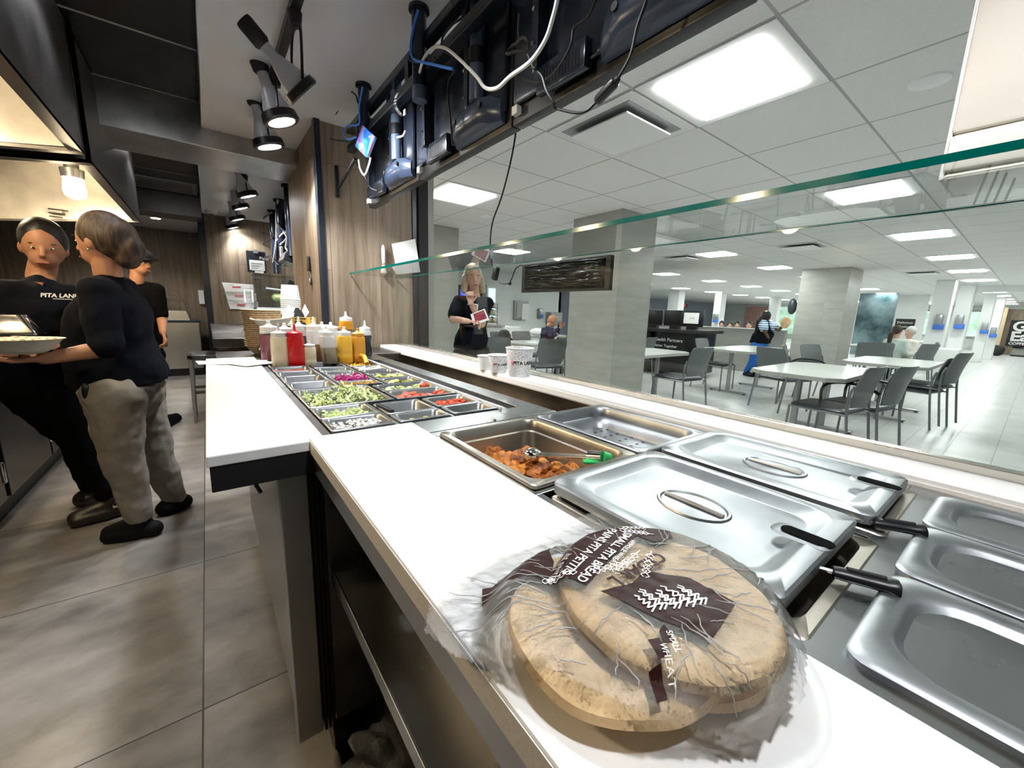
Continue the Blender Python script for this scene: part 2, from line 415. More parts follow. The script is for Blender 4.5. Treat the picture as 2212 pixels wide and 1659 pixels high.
# wood clad pier between the service windows
struct('wall_pier', MB().box(.69, 3.10, 0, 1.40, 4.25, 2.45), 'wood')
struct('wall_pier', MB().box(.668, 3.14, 0, .692, 4.25, 2.45), 'wooddark')
struct('trim_4', MB().box(.655, 3.075, 0, .692, 3.14, 2.45, .003), 'navy')
struct('trim_5', MB().box(1.375, 3.06, 0, 1.455, 3.14, 2.45, .003), 'blackm')
struct('trim_5', MB().box(1.335, 3.085, 0, 1.375, 3.1, 2.45), 'navy')
struct('wall_pier', MB().box(1.13, 4.25, 0, 1.25, 7.3, .95), 'wooddark')
# front of the serving counter towards the cafeteria and the wall above the opening
struct('wall_counter', MB().box(1.19, -3.2, 0, 1.245, 3.1, .95), 'tilewall')
struct('trim_6', MB().box(1.2, -3.2, 2.36, 1.27, 3.1, 2.7), 'kceil')
struct('trim_6', MB().box(1.2, 4.25, 2.36, 1.27, 7.3, 2.7), 'kceil')
struct('wall_right', MB().box(.7, -3.3, 0, 34, -3.2, .01), 'whitewall')
struct('wall_right', MB().box(1.2, -9.1, 0, 34, -9, 2.5), 'whitewall')
# cafeteria end walls
struct('wall_far', MB().box(1.25, 9.55, 0, 9.2, 9.7, 2.5), 'whitewall')
struct('wall_far', MB().box(34, -9, 0, 34.1, 16, 2.5), 'whitewall')
struct('wall_far', MB().box(9.2, 15.9, 0, 34, 16, 2.5), 'bluewall')
struct('wall_far', MB().box(9.1, 9.55, 0, 9.2, 16, 2.5), 'whitewall')
# tiled walls and pillars
def pillar(x0, y0, x1, y1, n, z1=CC):
    mb = MB().box(x0, y0, 0, x1, y1, z1)
    o = struct(n, mb, ['tilewally', 'tilewall'])
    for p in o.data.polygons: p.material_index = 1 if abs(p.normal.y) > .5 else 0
pillar(3.67, 2.92, 4.30, 3.66, 'pillar')
pillar(10.66, 2.56, 11.6, 3.42, 'pillar')
pillar(10.2, 3.42, 10.35, 8.6, 'wall_partition', 1.02)
struct('trim_7', MB().box(10.17, 3.42, 1.02, 10.38, 8.6, 1.035), 'whitewall')
pillar(2.44, 5.2, 2.94, 5.6, 'pillar')
for (x, y, wx, wy) in ((14.9, 1.47, .45, .34), (16.6, 1.25, .5, .3), (21.8, 1.12, .5, .26), (24, .98, .5, .26), (16.5, 9.78, .5, .50), (18.4, 8.85, .5, .3), (23, 8.2, .4, .4)):
    struct('column', MB().box(x, y, 0, x+wx, y+wy, CC, .01), 'whitewall')
# step in the far ceiling
struct('trim_8', MB().box(17.4, -9, 2.2, 17.5, 1.3, CC), 'whitewall')

# ---------------- cafeteria ceiling fixtures ----------------
LX, LY, LP = 2.135, 1.117, 2.62
ordn = ['first', 'second', 'third', 'fourth', 'fifth', 'sixth', 'seventh', 'eighth', 'ninth', 'tenth', 'eleventh', 'twelfth', 'thirteenth']
proto = thing('ceiling_light', 'x', 'ceiling light', (LX, LY, CC-.006))
MB().box(LX-.32, LY-.32, CC-.006, LX+.32, LY+.32, CC+.002, .002).build('frame', 'white', proto)
MB().box(LX-.255, LY-.245, CC-.014, LX+.255, LY+.245, CC-.005, .004).build('diffuser', 'panel_light', proto)
rowname = {-1: 'rightmost row', 0: 'row before the tiled pillars', 1: 'row behind the tiled pillars', 2: 'second row behind the pillars', 3: 'third row behind the pillars'}
used = False
for m_ in range(-1, 4):
    for k in range(12):
        x = LX+LP*k; y = LY+LP*m_
        if m_ == -1 and k < 3: continue
        if m_ == 3 and (k < 4): continue
        if m_ == 1 and k == 1 and False: continue
        lab = 'square lit ceiling panel, %s from the counter, %s' % (ordn[k], rowname[m_])
        if k == 0 and m_ == 0: lab = 'large square lit ceiling panel closest to the serving counter'
        if k == 0 and m_ == 1: lab = 'square lit ceiling panel beside the black post end of the wood pier'
        if used: dup(proto, (x, y, CC-.006), 0, lab, 'square lit ceiling panels')
        else: proto.location = (x, y, CC-.006); proto['label'] = lab; proto['group'] = 'square lit ceiling panels'; used = True
# square air diffusers
def diffuser(x, y, label):
    t = thing('air_vent', label, 'air vent', (x, y, CC-.02), 'square ceiling air vents')
    mb = MB(); a = .318; b = .255
    mb.loops([[(x-a, y-a, CC-.001), (x+a, y-a, CC-.001), (x+a, y+a, CC-.001), (x-a, y+a, CC-.001)], [(x-a, y-a, CC-.006), (x+a, y-a, CC-.006), (x+a, y+a, CC-.006), (x-a, y+a, CC-.006)],
              [(x-b, y-b, CC-.006), (x+b, y-b, CC-.006), (x+b, y+b, CC-.006), (x-b, y+b, CC-.006)], [(x-b+.03, y-b+.03, CC+.05), (x+b-.03, y-b+.03, CC+.05), (x+b-.03, y+b-.03, CC+.05), (x-b+.03, y+b-.03, CC+.05)]])
    mb.build('frame', 'cafceil', t)
    MB().box(x-b, y-b, CC-.009, x+b, y+b, CC-.0065).build('painted_gap_shade', 'alu', t)  # flat grey sheet painted as the shaded recess round the face plate
    c = .215
    MB().box(x-c, y-c, CC-.040, x+c, y+c, CC-.030, .004).build('face_plate', 'white', t)
diffuser(LX, LY+.655, 'square ceiling air vent next to the largest lit panel')
diffuser(LX+LP*2, LY+.655+2.62, 'square ceiling air vent left of a lit panel beyond the near pillar')
diffuser(LX+LP*2, LY+1.31, 'square ceiling air vent in the row before the second pillar')
diffuser(LX+LP*4, LY+.655, 'square ceiling air vent farther out near the second pillar top')
# struct opening above vents is hidden by the plate
def disc(x, y, label, r=.075):
    t = MB().lathe((x, y, CC-.012), [(r*.8, 0), (r, .004), (r, .013)], 28).build('sprinkler_cover', 'white', None, True, label, 'sprinkler cover', 'round sprinkler covers')
disc(2.80, .507, 'round white sprinkler cover on the ceiling tile beside the white hanging housing')
disc(2.808, 4.30, 'round white sprinkler cover near the pier, behind the hanging black cable')
disc(4.2, .55, 'round white sprinkler cover beyond the white housing, seen through the guard glass')
for i, (x, y, l) in enumerate(((5.4, 2.55, 'small pendant sprinkler head just past the near pillar'), (5.1, 1.75, 'small pendant sprinkler head before the second lit panel row'), (9.3, 4.6, 'small pendant sprinkler head far out over the low tiled wall'))):
    t = thing('sprinkler', l, 'sprinkler', (x, y, CC-.06))
    MB().cyl((x, y, CC), (x, y, CC-.012), .045).build('plate', 'white', t, True)
    MB().cyl((x, y, CC-.012), (x, y, CC-.06), .014, .02).build('head', 'chrome', t, True)

# ---------------- kitchen: track lighting ----------------
def track(y0, y1, x, label, name='lighting_track'):
    t = thing(name, label, 'lighting track', (x, (y0+y1)/2, KC-.03))
    MB().box(x-.019, y0, KC-.034, x+.019, y1, KC, .003).build('rail', 'black', t)
    MB().box(x-.03, y1-.16, KC-.075, x+.03, y1, KC-.03, .004).build('feed_box', 'black', t)
track(-1.5, 3.35, .385, 'black lighting track on the white kitchen ceiling nearest the camera')
track(4.55, 7.1, .385, 'black lighting track on the ceiling beyond the steel beam')
def spot(p, aim, label, energy, on=True, s=1.3):
    """p: centre of the lens ring; aim: direction the lamp faces"""
    p = Vector(p); a = Vector(aim).normalized(); x = .385
    t = thing('track_spotlight', label, 'spotlight', (x, p.y, KC-.035), 'track spotlights')
    back = p-a*.20*s; top = Vector((x, p.y+.0, KC-.034))
    mb = MB().cyl(top, top-Vector((0, 0, .05)), .028, .022)
    side = a.cross(Vector((0, 0, 1))).normalized()
    j = top-Vector((0, 0, .05))
    for sg in (-1, 1): mb.tube(spline([j, j+side*sg*.05*s-Vector((0, 0, .03)), (p-a*.03*s)+side*sg*.066*s], 5), .006, 6)
    mb.build('yoke', 'black', t, True)
    MB().lathe(back-a*.055*s, [(.027*s, 0), (.030*s, .01), (.030*s, .075*s), (.024*s, .085*s)], 20, a).build('socket', 'blackm', t, True)
    MB().lathe(back+a*.02*s, [(.020*s, 0), (.022*s, .05*s), (.05*s, .13*s), (.055*s, .165*s)], 24, a).build('lamp_bulb', 'bulbwhite', t, True)
    MB().lathe(p-a*.03*s, [(.052*s, 0), (.066*s, .004), (.070*s, .03*s), (.064*s, .036*s), (.052*s, .036*s)], 28, a, cap1=False).build('ring', 'black', t, True)
    l = MB().lathe(p-a*.012*s, [(.053*s, 0), (.052*s, .012*s)], 28, a); l.build('lens', 'bulb_on' if on else 'white', t)
    if on: light('spot_lamp', 'SPOT', p+a*.03, energy, (.93, .96, 1), .05, p+a, 115, .6, t)
M['bulbwhite'] = mat('bulb glass white', (.62, .62, .68), .3)
spot((0.400,2.036,2.128), (.7, .1, -.6), 'open yoke spotlight with exposed bulb, nearest the camera', 40, True, 1.05)
spot((0.400,2.616,2.205), (.34, -.05, -1), 'second spotlight from the camera on the near track', 55)
spot((0.400,3.117,2.223), (.28, .0, -1), 'third spotlight from the camera, last on the near track', 55)
spot((0.400,4.718,2.239), (.35, 0, -1), 'nearest spotlight of the track beyond the steel beam', 45)
spot((0.400,5.604,2.284), (.35, 0, -1), 'second spotlight of the track beyond the steel beam', 45)
spot((0.400,6.215,2.260), (.35, 0, -1), 'third spotlight of the track beyond the steel beam', 45)
spot((0.400,7.212,2.300), (.35, 0, -1), 'farthest spotlight, low against the brown panel wall', 45)
spot((.36, .95, 2.24), (.1, -.1, -1), 'added unseen spotlight over the near counter, behind the screens', 34)  # unseen track head added to light the near counter
spot((.36, -.2, 2.24), (.15, .1, -1), 'added unseen spotlight over the steam table, beside the camera', 34)  # second out-of-frame head, added for light on the steam table
# recessed downlights in the black ceiling
for i, (x, y, z, e, l) in enumerate(((-.271, 5.15, BC, 25, 'recessed downlight in the black ceiling beyond the steel beam'), (-.26, 2.55, BC, 25, 'recessed downlight in the black ceiling nearest the camera'), (-.5, 8.3, 2.46, 30, 'recessed downlight in the white strip above the far oak wall'), (-1.1, 8.4, 2.46, 30, 'recessed downlight above the hair of the cook'))):
    t = thing('downlight', l, 'downlight', (x, y, z-.01), 'recessed downlights')
    MB().lathe((x, y, z-.006), [(.075, 0), (.08, .003), (.08, .008)], 28).build('trim_ring', 'white', t, True)
    MB().lathe((x, y, z-.009), [(.055, 0), (.06, .004)], 28).build('lens', 'bulb_on', t)
    light('down_lamp', 'SPOT', (x, y, z-.03), e, (.95, .97, 1), .06, (x, y, 0), 130, .6, t)
# ceiling cassette vent at the end of the black ceiling
t = thing('supply_vent', 'grey slotted supply vent at the far end of the black ceiling', 'air vent', (-.4, 6.6, BC-.01))
MB().box(-.75, 6.25, BC-.012, .03, 6.85, BC, .003).build('frame', 'alu', t)
for k in range(5): MB().box(-.70+.01, 6.3+k*.1, BC-.02, -.02, 6.34+k*.1, BC-.01).build('slot', 'hooddark', t)
# round fire sensor
t = thing('smoke_detector', 'round white smoke detector at the end of the far white ceiling', 'smoke detector', (.16, 7.0, KC-.03))
MB().lathe((.16, 7.0, KC-.04), [(.03, 0), (.06, .01), (.075, .04)], 24).build('housing', 'white', t, True)
MB().lathe((.16, 7.0, KC-.046), [(.02, 0), (.03, .008)], 16).build('sensor', 'black', t, True)

# ---------------- extraction hoods ----------------
def hood(y0, y1, label, lamps, back=-1.75):
    z0 = 1.98; x1 = -.44; xb = back; sl = .18
    t = thing('extraction_hood', label, 'hood', (x1-.6, (y0+y1)/2, z0))
    # outer shell: front face, ends whose lower edge falls towards the wall, top
    mb = MB()
    mb.prism([(x1, y0, z0), (x1, y0, BC-.01), (xb, y0, BC-.01), (xb, y0, z0-sl)], (0, .02, 0))
    mb.prism([(x1, y1-.02, z0), (x1, y1-.02, BC-.01), (xb, y1-.02, BC-.01), (xb, y1-.02, z0-sl)], (0, .02, 0))
    mb.box(x1-.02, y0, z0, x1, y1, BC-.01)
    mb.build('shell', 'hooddark', t)
    mb = MB()
    # inner lining
    mb.box(x1-.05, y0+.05, z0+.01, x1-.045, y1-.05, z0+.40)
    mb.prism([(x1-.05, y0+.045, z0+.01), (x1-.05, y0+.045, z0+.4), (xb, y0+.045, z0+.4), (xb, y0+.045, z0-sl)], (0, .005, 0))
    mb.prism([(x1-.05, y1-.05, z0+.01), (x1-.05, y1-.05, z0+.4), (xb, y1-.05, z0+.4), (xb, y1-.05, z0-sl)], (0, .005, 0))
    mb.box(xb, y0+.05, z0+.38, x1-.05, y1-.05, z0+.385)
    mb.build('lining', 'hood', t)
    mb = MB()
    mb.box(x1-.05, y0, z0-.004, x1, y1, z0+.012)
    mb.prism([(x1, y0, z0-.004), (x1, y0, z0+.012), (xb, y0, z0-sl+.012), (xb, y0, z0-sl)], (0, .05, 0))
    mb.prism([(x1, y1-.05, z0-.004), (x1, y1-.05, z0+.012), (xb, y1-.05, z0-sl+.012), (xb, y1-.05, z0-sl)], (0, .05, 0))
    mb.build('rim', 'hooddark', t)
    mb = MB()
    n = max(2, int((y1-y0)/.5))
    for k in range(n):
        ya = y0+.06+(y1-y0-.12)*k/n; yb = y0+.06+(y1-y0-.12)*(k+1)/n-.01
        mb.prism([(xb+.25, ya, z0+.37), (xb+.27, ya, z0+.37), (xb+.02, ya, z0-.1), (xb, ya, z0-.1)], (0, yb-ya, 0))
        for q in range(12):
            yy = ya+.02+(yb-ya-.04)*q/12
            mb.prism([(xb+.27, yy, z0+.36), (xb+.285, yy, z0+.36), (xb+.035, yy, z0-.1), (xb+.02, yy, z0-.1)], (0, .015, 0))
    mb.build('filter', 'hood', t)
    for (lx, ly, e) in lamps:
        g = MB().cyl((lx, ly, z0+.38), (lx, ly, z0+.16), .04).cyl((lx, ly, z0+.17), (lx, ly, z0+.11), .065, .06).build('lamp_holder', 'alu', t, True)
        MB().lathe((lx, ly, z0-.03), [(.02, 0), (.055, .02), (.062, .06), (.055, .11), (.05, .15)], 24).build('globe', 'warm_on', t, True)
        light('hood_lamp', 'POINT', (lx, ly, z0-.06), e, (1, .78, .48), .06, parent=t)
    return t
h1 = hood(.6, 3.14, 'steel extraction hood over the near end of the cook line, lit inside', ((-1.0, 2.5, 16), (-1.0, 1.2, 16)))
h2 = hood(3.30, 5.42, 'steel extraction hood over the cook line behind the two cooks', ((-.69, 4.38, 16), (-1.02, 3.62, 14)))
mb = MB().tube([(-.95, 3.5, 2.30), (-1.02, 4.3, 2.30)], .012, 8).tube(spline([(-1.0, 4.05, 2.30), (-1.0, 4.05, 2.16)], 2), .016, 8).tube([(-1.0, 4.05, 2.17), (-1.11, 4.0, 2.17), (-1.11, 4.0, 2.11)], .016, 8)
mb.build('suppression_pipe', 'steelpan2', None, True, 'bent fire suppression pipe with nozzle inside the lit far hood', 'pipe')
MB().cyl((-1.11, 4.0, 2.11), (-1.11, 4.0, 2.06), .016, .02).build('nozzle_cap', 'white', None, True, 'white nozzle cap hanging at the end of the bent hood pipe', 'nozzle')
t = thing('care_label', 'white printed label stuck inside the hood above the hair of the cook', 'label', (-0.983,5.300,1.996))
MB().box(*(-1.027,5.300,2.003), *(-0.931,5.290,1.958)).build('label_sheet', 'paper', t)
for k in range(3): 
    p = Vector((-1.011,5.280,1.991)); MB().box(p.x, p.y, p.z-.03*k-.01, p.x+.12-.02*k, p.y+.002, p.z-.03*k).build('print_line', 'black', t)
t.name = 'warning_label'

# ---------------- serving counter ----------------
TOP = .95
t = thing('worktop', 'white quartz worktop nearest the camera, with the bagged pita bread on it', 'worktop', (.29, .1, TOP-.03))
MB().box(.158, -1.2, TOP-.02, .403, .95, TOP+.008, .003).build('slab', ['quartz'], t)
MB().box(.157, -1.2, TOP-.024, .1600, .948, TOP+.004).build('edge_face', 'quartzedge', t)
MB().box(.163, -1.2, TOP-.075, .2, .945, TOP-.024, .003).build('apron', 'steel', t)
MB().box(.163, .91, TOP-.075, .40, .945, TOP-.024, .003).build('apron', 'steeldark', t)
t = thing('worktop', 'white quartz worktop beside the salad pans, with paper sheets at its far end', 'worktop', (.09, 1.6, TOP-.03))
MB().box(-.026, .935, TOP-.02, .190, 2.62, TOP+.004, .003).build('slab', 'quartz', t)
MB().box(-.022, .94, TOP-.075, .188, 2.6, TOP-.02, .002).build('apron', 'blackm', t)
# steel deck with openings
def deck(name, rects, z, m, label, cat, th=.02, loc=None):
    mb = MB()
    for r in rects: mb.box(r[0], r[1], z-th, r[2], r[3], z, .0015)
    o = mb.build(name, m, None, False, label, cat); return o
PANS = [(.418, .474, .708, .830), (.722, .474, 1.0, .830)]
deck('steam_table', [(.404, .83, 1.044, .862), (.404, .462, 1.044, .475), (.404, .474, .42, .83), (.706, .474, .724, .83), (1.0, .474, 1.044, .83), (.404, -1.2, 1.044, .10), (.404, .1, .425, .462), (1.0, .1, 1.044, .462), (.725, .1, .74, .462)],
     TOP, 'steel', 'brushed steel hot counter top around the lidded food pans', 'steam table')
struct('wall_counter', MB().box(.30, -1.2, .1, .33, .93, .87), 'steeldark')
t = thing('well_box', 'dark steel well under the hot food pans', 'steel well', (.7, .2, .7))
MB().box(.405, -1.2, .70, 1.03, .86, .71).build('base_plate', 'steeldark', t)
MB().box(.33, -1.2, .72, .42, .86, .90).box(1.02, -1.2, .72, 1.05, .86, .93).build('side_plate', 'steeldark', t)
def pan(name, x0, y0, x1, y1, z, depth, m, label, cat='food pan', group=None, rim=.017, r=.03, parts=True, step=True, t=None):
    t = t or thing(name, label, cat, ((x0+x1)/2, (y0+y1)/2, z), group)
    mb = MB(); L = []
    def lp(i, zz, rr=None): L.append(rrect(x0+i, y0+i, x1-i, y1-i, max((rr or r)-i*.2, .004), z+zz))
    rr0 = r*.35
    L.append(rrect(x0, y0, x1, y1, rr0, z-.004)); L.append(rrect(x0, y0, x1, y1, rr0, z+.002)); L.append(rrect(x0+.002, y0+.002, x1-.002, y1-.002, rr0, z+.004))
    L.append(rrect(x0+rim-.003, y0+rim-.003, x1-rim+.003, y1-rim+.003, r, z+.0035)); L.append(rrect(x0+rim, y0+rim, x1-rim, y1-rim, r, z-.001))
    if step: L.append(rrect(x0+rim+.003, y0+rim+.003, x1-rim-.003, y1-rim-.003, r, z-.025)); L.append(rrect(x0+rim+.007, y0+rim+.007, x1-rim-.007, y1-rim-.007, r, z-.028))
    i = rim+.006+(.006 if step else 0)
    L.append(rrect(x0+i+.004, y0+i+.004, x1-i-.004, y1-i-.004, r, z-depth+.015)); L.append(rrect(x0+i+.012, y0+i+.012, x1-i-.012, y1-i-.012, r*.8, z-depth))
    mb.loops(L)
    mb.build('pan_body', m, t, True)
    return t
M['sauce'] = noisy('red brown gravy', (.10, .028, .006), (.22, .07, .012), 40, .2)
M['chicken'] = noisy('browned chicken', (.50, .15, .012), (.13, .026, .004), 70, .38, bs=.8)
M['chickenb'] = noisy('roast chicken', (.72, .27, .025), (.26, .06, .006), 70, .38, bs=.8)
pan('food_pan', *PANS[0], TOP+.006, .10, 'steelpan2', 'deep steel pan holding the orange spiced chicken pieces')
pan('food_pan', *PANS[1], TOP+.006, .055, 'steelpan', 'empty perforated steel pan beside the chicken pan', r=.04)
t = bpy.data.objects[-1] if False else None
mb = MB()
for i in range(7):
    for j in range(6):
        mb.cyl((.78+i*.027+(j % 2)*.01, .53+j*.045, TOP-.0487), (.78+i*.027+(j % 2)*.01, .53+j*.045, TOP-.0482), .0045, n=10)
holes_parent = [o for o in bpy.data.objects if o.get('label', '').startswith('empty perforated')][0]
mb.build('drain_holes', 'black', holes_parent)
MB().box(.45, .50, TOP-.094, .675, .80, TOP-.082).build('gravy', 'sauce', None, False, 'red brown gravy in the bottom of the chicken pan', 'gravy', kind='stuff')
CH = [(0.551, 0.800, 0.885), (0.550, 0.765, 0.889), (0.553, 0.738, 0.888), (0.583, 0.716, 0.888), (0.536, 0.705, 0.885), (0.585, 0.674, 0.887), (0.583, 0.642, 0.885), (0.52, 0.67, 0.885), (0.611, 0.617, 0.885), (0.612, 0.583, 0.885), (0.643, 0.607, 0.885), (0.607, 0.701, 0.883), (0.650, 0.577, 0.885), (0.501, 0.756, 0.88), (0.51, 0.716, 0.885), (0.56, 0.60, 0.885)]
chunk_px = [(1040,972,.030),(1078,990,.026),(1090,998,.030),(1125,1000,.036),(1105,1010,.03),(1150,1012,.036),(1168,1022,.03),(1120,1022,.03),(1190,1018,.028),(1200,1022,.026),(1225,1018,.028),(1150,1000,.028),(1245,1012,.024),(1062,984,.02),(1098,1016,.024),(1135,1018,.026)]
for i, (px, py, s) in enumerate(chunk_px):
    p = CH[i]
    mb = MB().ball(p, s*1.02, 3, (1.3, .82, .75), (rnd.uniform(-.5, .5), rnd.uniform(-.5, .5), rnd.uniform(0, 3)))
    for v in mb.bm.verts:
        q_ = v.co.copy(); n_ = noise.noise(q_*34+Vector((i*3.1, 0, 0)))*.75+noise.noise(q_*95+Vector((i*3.1, 4, 0)))*.35-abs(noise.noise(q_*60))*.35; v.co += (q_-Vector(p)).normalized()*n_*s*.8
    tk = 'left rear corner' if i == 0 else ''
    lab = ['piece of spiced chicken alone at the left end of the pan', 'small upright chicken piece at the left of the heap', 'chicken piece just right of the upright small one', 'dark browned chicken piece below the scoop bowl', 'chicken piece under the dark browned one'][i] if i < 5 else 'browned piece of spiced chicken lying in the heap of the deep steel pan'
    o = mb.build('chicken_piece', 'chickenb' if i % 3 else 'chicken', None, True, lab, 'chicken piece', 'chicken pieces in the deep steel pan')
# scoop with green thumb lever
t = thing('serving_scoop', 'steel portion scoop with a green thumb lever, lying across the chicken pan', 'scoop', (0.612,0.596,0.930))
a = Vector((0.574,0.664,0.925)); b = Vector((0.616,0.527,0.955)); e = Vector((0.639,0.503,0.955))
MB().ball(a, .021, 3, (1, 1, .75)).build('bowl', 'chrome', t, True)
d = (b-a).normalized(); s_ = d.cross(Vector((0, 0, 1))).normalized()
MB().tube([a+d*.015+s_*.008, b+s_*.008], .004, 8).tube([a+d*.015-s_*.008, b-s_*.008], .004, 8).cyl(a+d*.012-s_*.012, a+d*.012+s_*.012, .006).build('handle', 'chrome', t, True)
MB().cyl(b-d*.002, b+d*.028, .0135, .0125, 20).build('collar', 'chrome', t, True)
mb = MB().cyl(b+d*.026, e+d*.006, .0135, .011, 20)
lv = Vector((0.598,0.519,0.945)); mb.obox((lv+b+d*.03)/2+Vector((0, 0, -.002)), (.05, .018, .006), (0, 0, math.atan2((b+d*.03-lv).y, (b+d*.03-lv).x)), .002)
M['green'] = mat('green plastic', (.03, .42, .10), .4); mb.build('thumb_lever', 'green', t, True)
# lids
M['slot'] = mat('painted slot shade', (.004, .004, .004), .9, spec=.05)
def lid(x0, y0, x1, y1, z, label, ladle=None):
    t = thing('pan_lid', label, 'pan lid', ((x0+x1)/2, (y0+y1)/2, z))
    L = [rrect(x0, y0, x1, y1, .018, z-.008), rrect(x0, y0, x1, y1, .018, z+.006), rrect(x0+.003, y0+.003, x1-.003, y1-.003, .018, z+.009), rrect(x0+.020, y0+.020, x1-.020, y1-.020, .035, z+.010),
         rrect(x0+.024, y0+.024, x1-.024, y1-.024, .035, z+.008), rrect(x0+.040, y0+.040, x1-.040, y1-.040, .03, z-.003), rrect(x0+.044, y0+.044, x1-.044, y1-.044, .028, z-.0035)]
    cx, cy = (x0+x1)/2, (y0+y1)/2
    MB().loops(L).build('lid_plate', 'steelpan', t, True)
    el = lambda ra, rb, zz: [(cx+ra*math.cos(k*PI/16), cy+rb*math.sin(k*PI/16), zz) for k in range(32)]
    MB().loops([el(.045, .056, z-.0032), el(.0435, .0545, z-.0008), el(.0405, .051, z-.0008), el(.038, .0485, z-.004), el(.030, .041, z-.016), el(.015, .02, z-.019)]).build('handle_recess', 'steelpan', t, True)
    MB().tube([(cx, cy-.047, z-.001), (cx, cy, z-.0005), (cx, cy+.047, z-.001)], .0034, 8).build('handle', 'steelpan', t, True)
    nx = x0+.16; ny = y0
    # ladle notch near the camera side edge
    mb = MB().loops([rrect(nx-.02, ny-.002, nx+.02, ny+.066, .015, z+.009), rrect(nx-.016, ny+.002, nx+.016, ny+.062, .012, z+.0115), rrect(nx-.013, ny+.004, nx+.013, ny+.058, .012, z+.0105)]); mb.build('notch', 'steelpan', t, True)
    MB().loops([rrect(nx-.0115, ny-.003, nx+.0115, ny+.055, .010, z+.0112), rrect(nx-.011, ny-.0025, nx+.011, ny+.055, .010, z+.0122)]).build('notch_shade', 'slot', t)  # raised black patch stands in for the shade inside the cutout
    return t
pan('food_pan', .425, .085, .715, .445, TOP-.002, .1, 'steelpan2', 'steel pan under the near lid, its corner showing past the bread bag')
pan('food_pan', .742, .085, 1.0, .445, TOP-.002, .1, 'steelpan2', 'steel pan under the lid beside the quartz ledge')
l1 = lid(.432, .112, .722, .452, TOP+.016, 'steel pan lid nearest the bread bag, ladle handle through its notch')
l2 = lid(.745, .10, 1.0, .452, TOP+.016, 'steel pan lid alongside the quartz ledge, ladle handle through its notch')
def ladle(a, b, label):
    a = Vector(a); b = Vector(b); d = b-a; L = d.length; dn = d.normalized(); s_ = dn.cross(Vector((0, 0, 1))).normalized()
    t = thing('ladle', label, 'ladle', a)
    mb = MB()
    prof = [(0, .009, .006), (.12, .010, .007), (.5, .0105, .007), (.8, .011, .0075), (.88, .0125, .009), (.96, .012, .011), (1.0, .006, .008)]
    rings = []
    for f, w_, h_ in prof:
        c = a+d*f+Vector((0, 0, -.012 if f > .9 else 0))*(f-.8 if f > .8 else 0)
        rings.append([c+s_*w_*math.cos(k*PI/8)*1.0+Vector((0, 0, 1))*h_*math.sin(k*PI/8) for k in range(16)])
    mb.loops(rings, True, True).build('grip', 'black', t, True)
    mb = MB()
    p0 = a+d*.2+Vector((0, 0, .0068)); p1 = a+d*.78+Vector((0, 0, .0072))
    mb.cyl(p0, p1, .0035, n=8).build('grip_groove', 'blackm', t, True)
    MB().tube([a, a-dn*.03, a-dn*.07+Vector((0, 0, -.015))], .003, 6).build('stem', 'chrome', t, True)
ladle((0.560,0.101,0.962), (0.586,0.047,0.962), 'black handled ladle under the near lid')
ladle((0.755,0.103,0.962), (0.787,0.052,0.962), 'black handled ladle under the lid beside the ledge')
# inverted shallow pans at the right end
for (x0, x1, lab) in ((.432, .632, 'shallow steel pan at the lower right corner of the photo'), (.640, .822, 'middle shallow steel pan of the three at the right end'), (.830, 1.002, 'shallow steel pan next to the quartz ledge at the right end')):
    y0, y1 = -.36, .062; z = TOP+.006
    t = thing('shallow_pan', lab, 'food pan', ((x0+x1)/2, (y0+y1)/2, z), 'shallow pans at the right end')
    L = [rrect(x0, y0, x1, y1, .02, z-.01), rrect(x0, y0, x1, y1, .02, z), rrect(x0+.004, y0+.004, x1-.004, y1-.004, .02, z+.003), rrect(x0+.022, y0+.022, x1-.022, y1-.022, .045, z+.002),
         rrect(x0+.026, y0+.026, x1-.026, y1-.026, .045, z-.001), rrect(x0+.042, y0+.042, x1-.042, y1-.042, .04, z-.016), rrect(x0+.050, y0+.050, x1-.050, y1-.050, .035, z-.018)]
    MB().loops(L).build('pan_body', 'steelpan', t, True)
# quartz ledge, riser, guard glass
t = thing('quartz_ledge', 'long white quartz ledge at the foot of the guard glass, carrying the paper cups', 'ledge', (1.05, 1, .97))
MB().box(1.047, -1.2, .956, 1.186, 3.06, .966, .0).build('ledge_top', 'quartz', t)
MB().box(1.045, -1.2, .938, 1.186, 3.06, .957).build('ledge_front', 'quartzedge', t)
t = thing('steel_riser', 'stained steel riser between the salad well and the quartz ledge', 'steel panel', (.97, 1.9, .8))
MB().box(1.03, .875, .80, 1.044, 3.09, .938).build('panel', 'riser', t)
MB().box(.85, .875, .80, 1.03, 3.09, .86).build('shelf', 'riser', t)
M_riser = None
t = thing('guard_rail', 'brushed metal channel holding the foot of the guard glass', 'rail', (1.18, 1, 1.0))
MB().box(1.174, -1.2, .966, 1.204, 3.06, .984, .002).build('channel', 'railm', t)
t = thing('guard_glass', 'clear sneeze guard with a green polished top edge', 'glass guard', (1.18, 1, 1.0))
MB().box(1.184, -1.2, .984, 1.192, 3.09, 1.475).build('front_pane', 'glass', t)
MB().box(.852, -1.2, 1.476, 1.194, 3.09, 1.488).build('shelf_pane', 'glass', t)
MB().box(.850, -1.2, 1.476, .8522, 3.09, 1.488).build('shelf_edge', 'glassedge', t)
MB().box(1.183, -1.2, 1.4735, 1.193, 3.09, 1.4757).build('joint', 'glassedge', t)
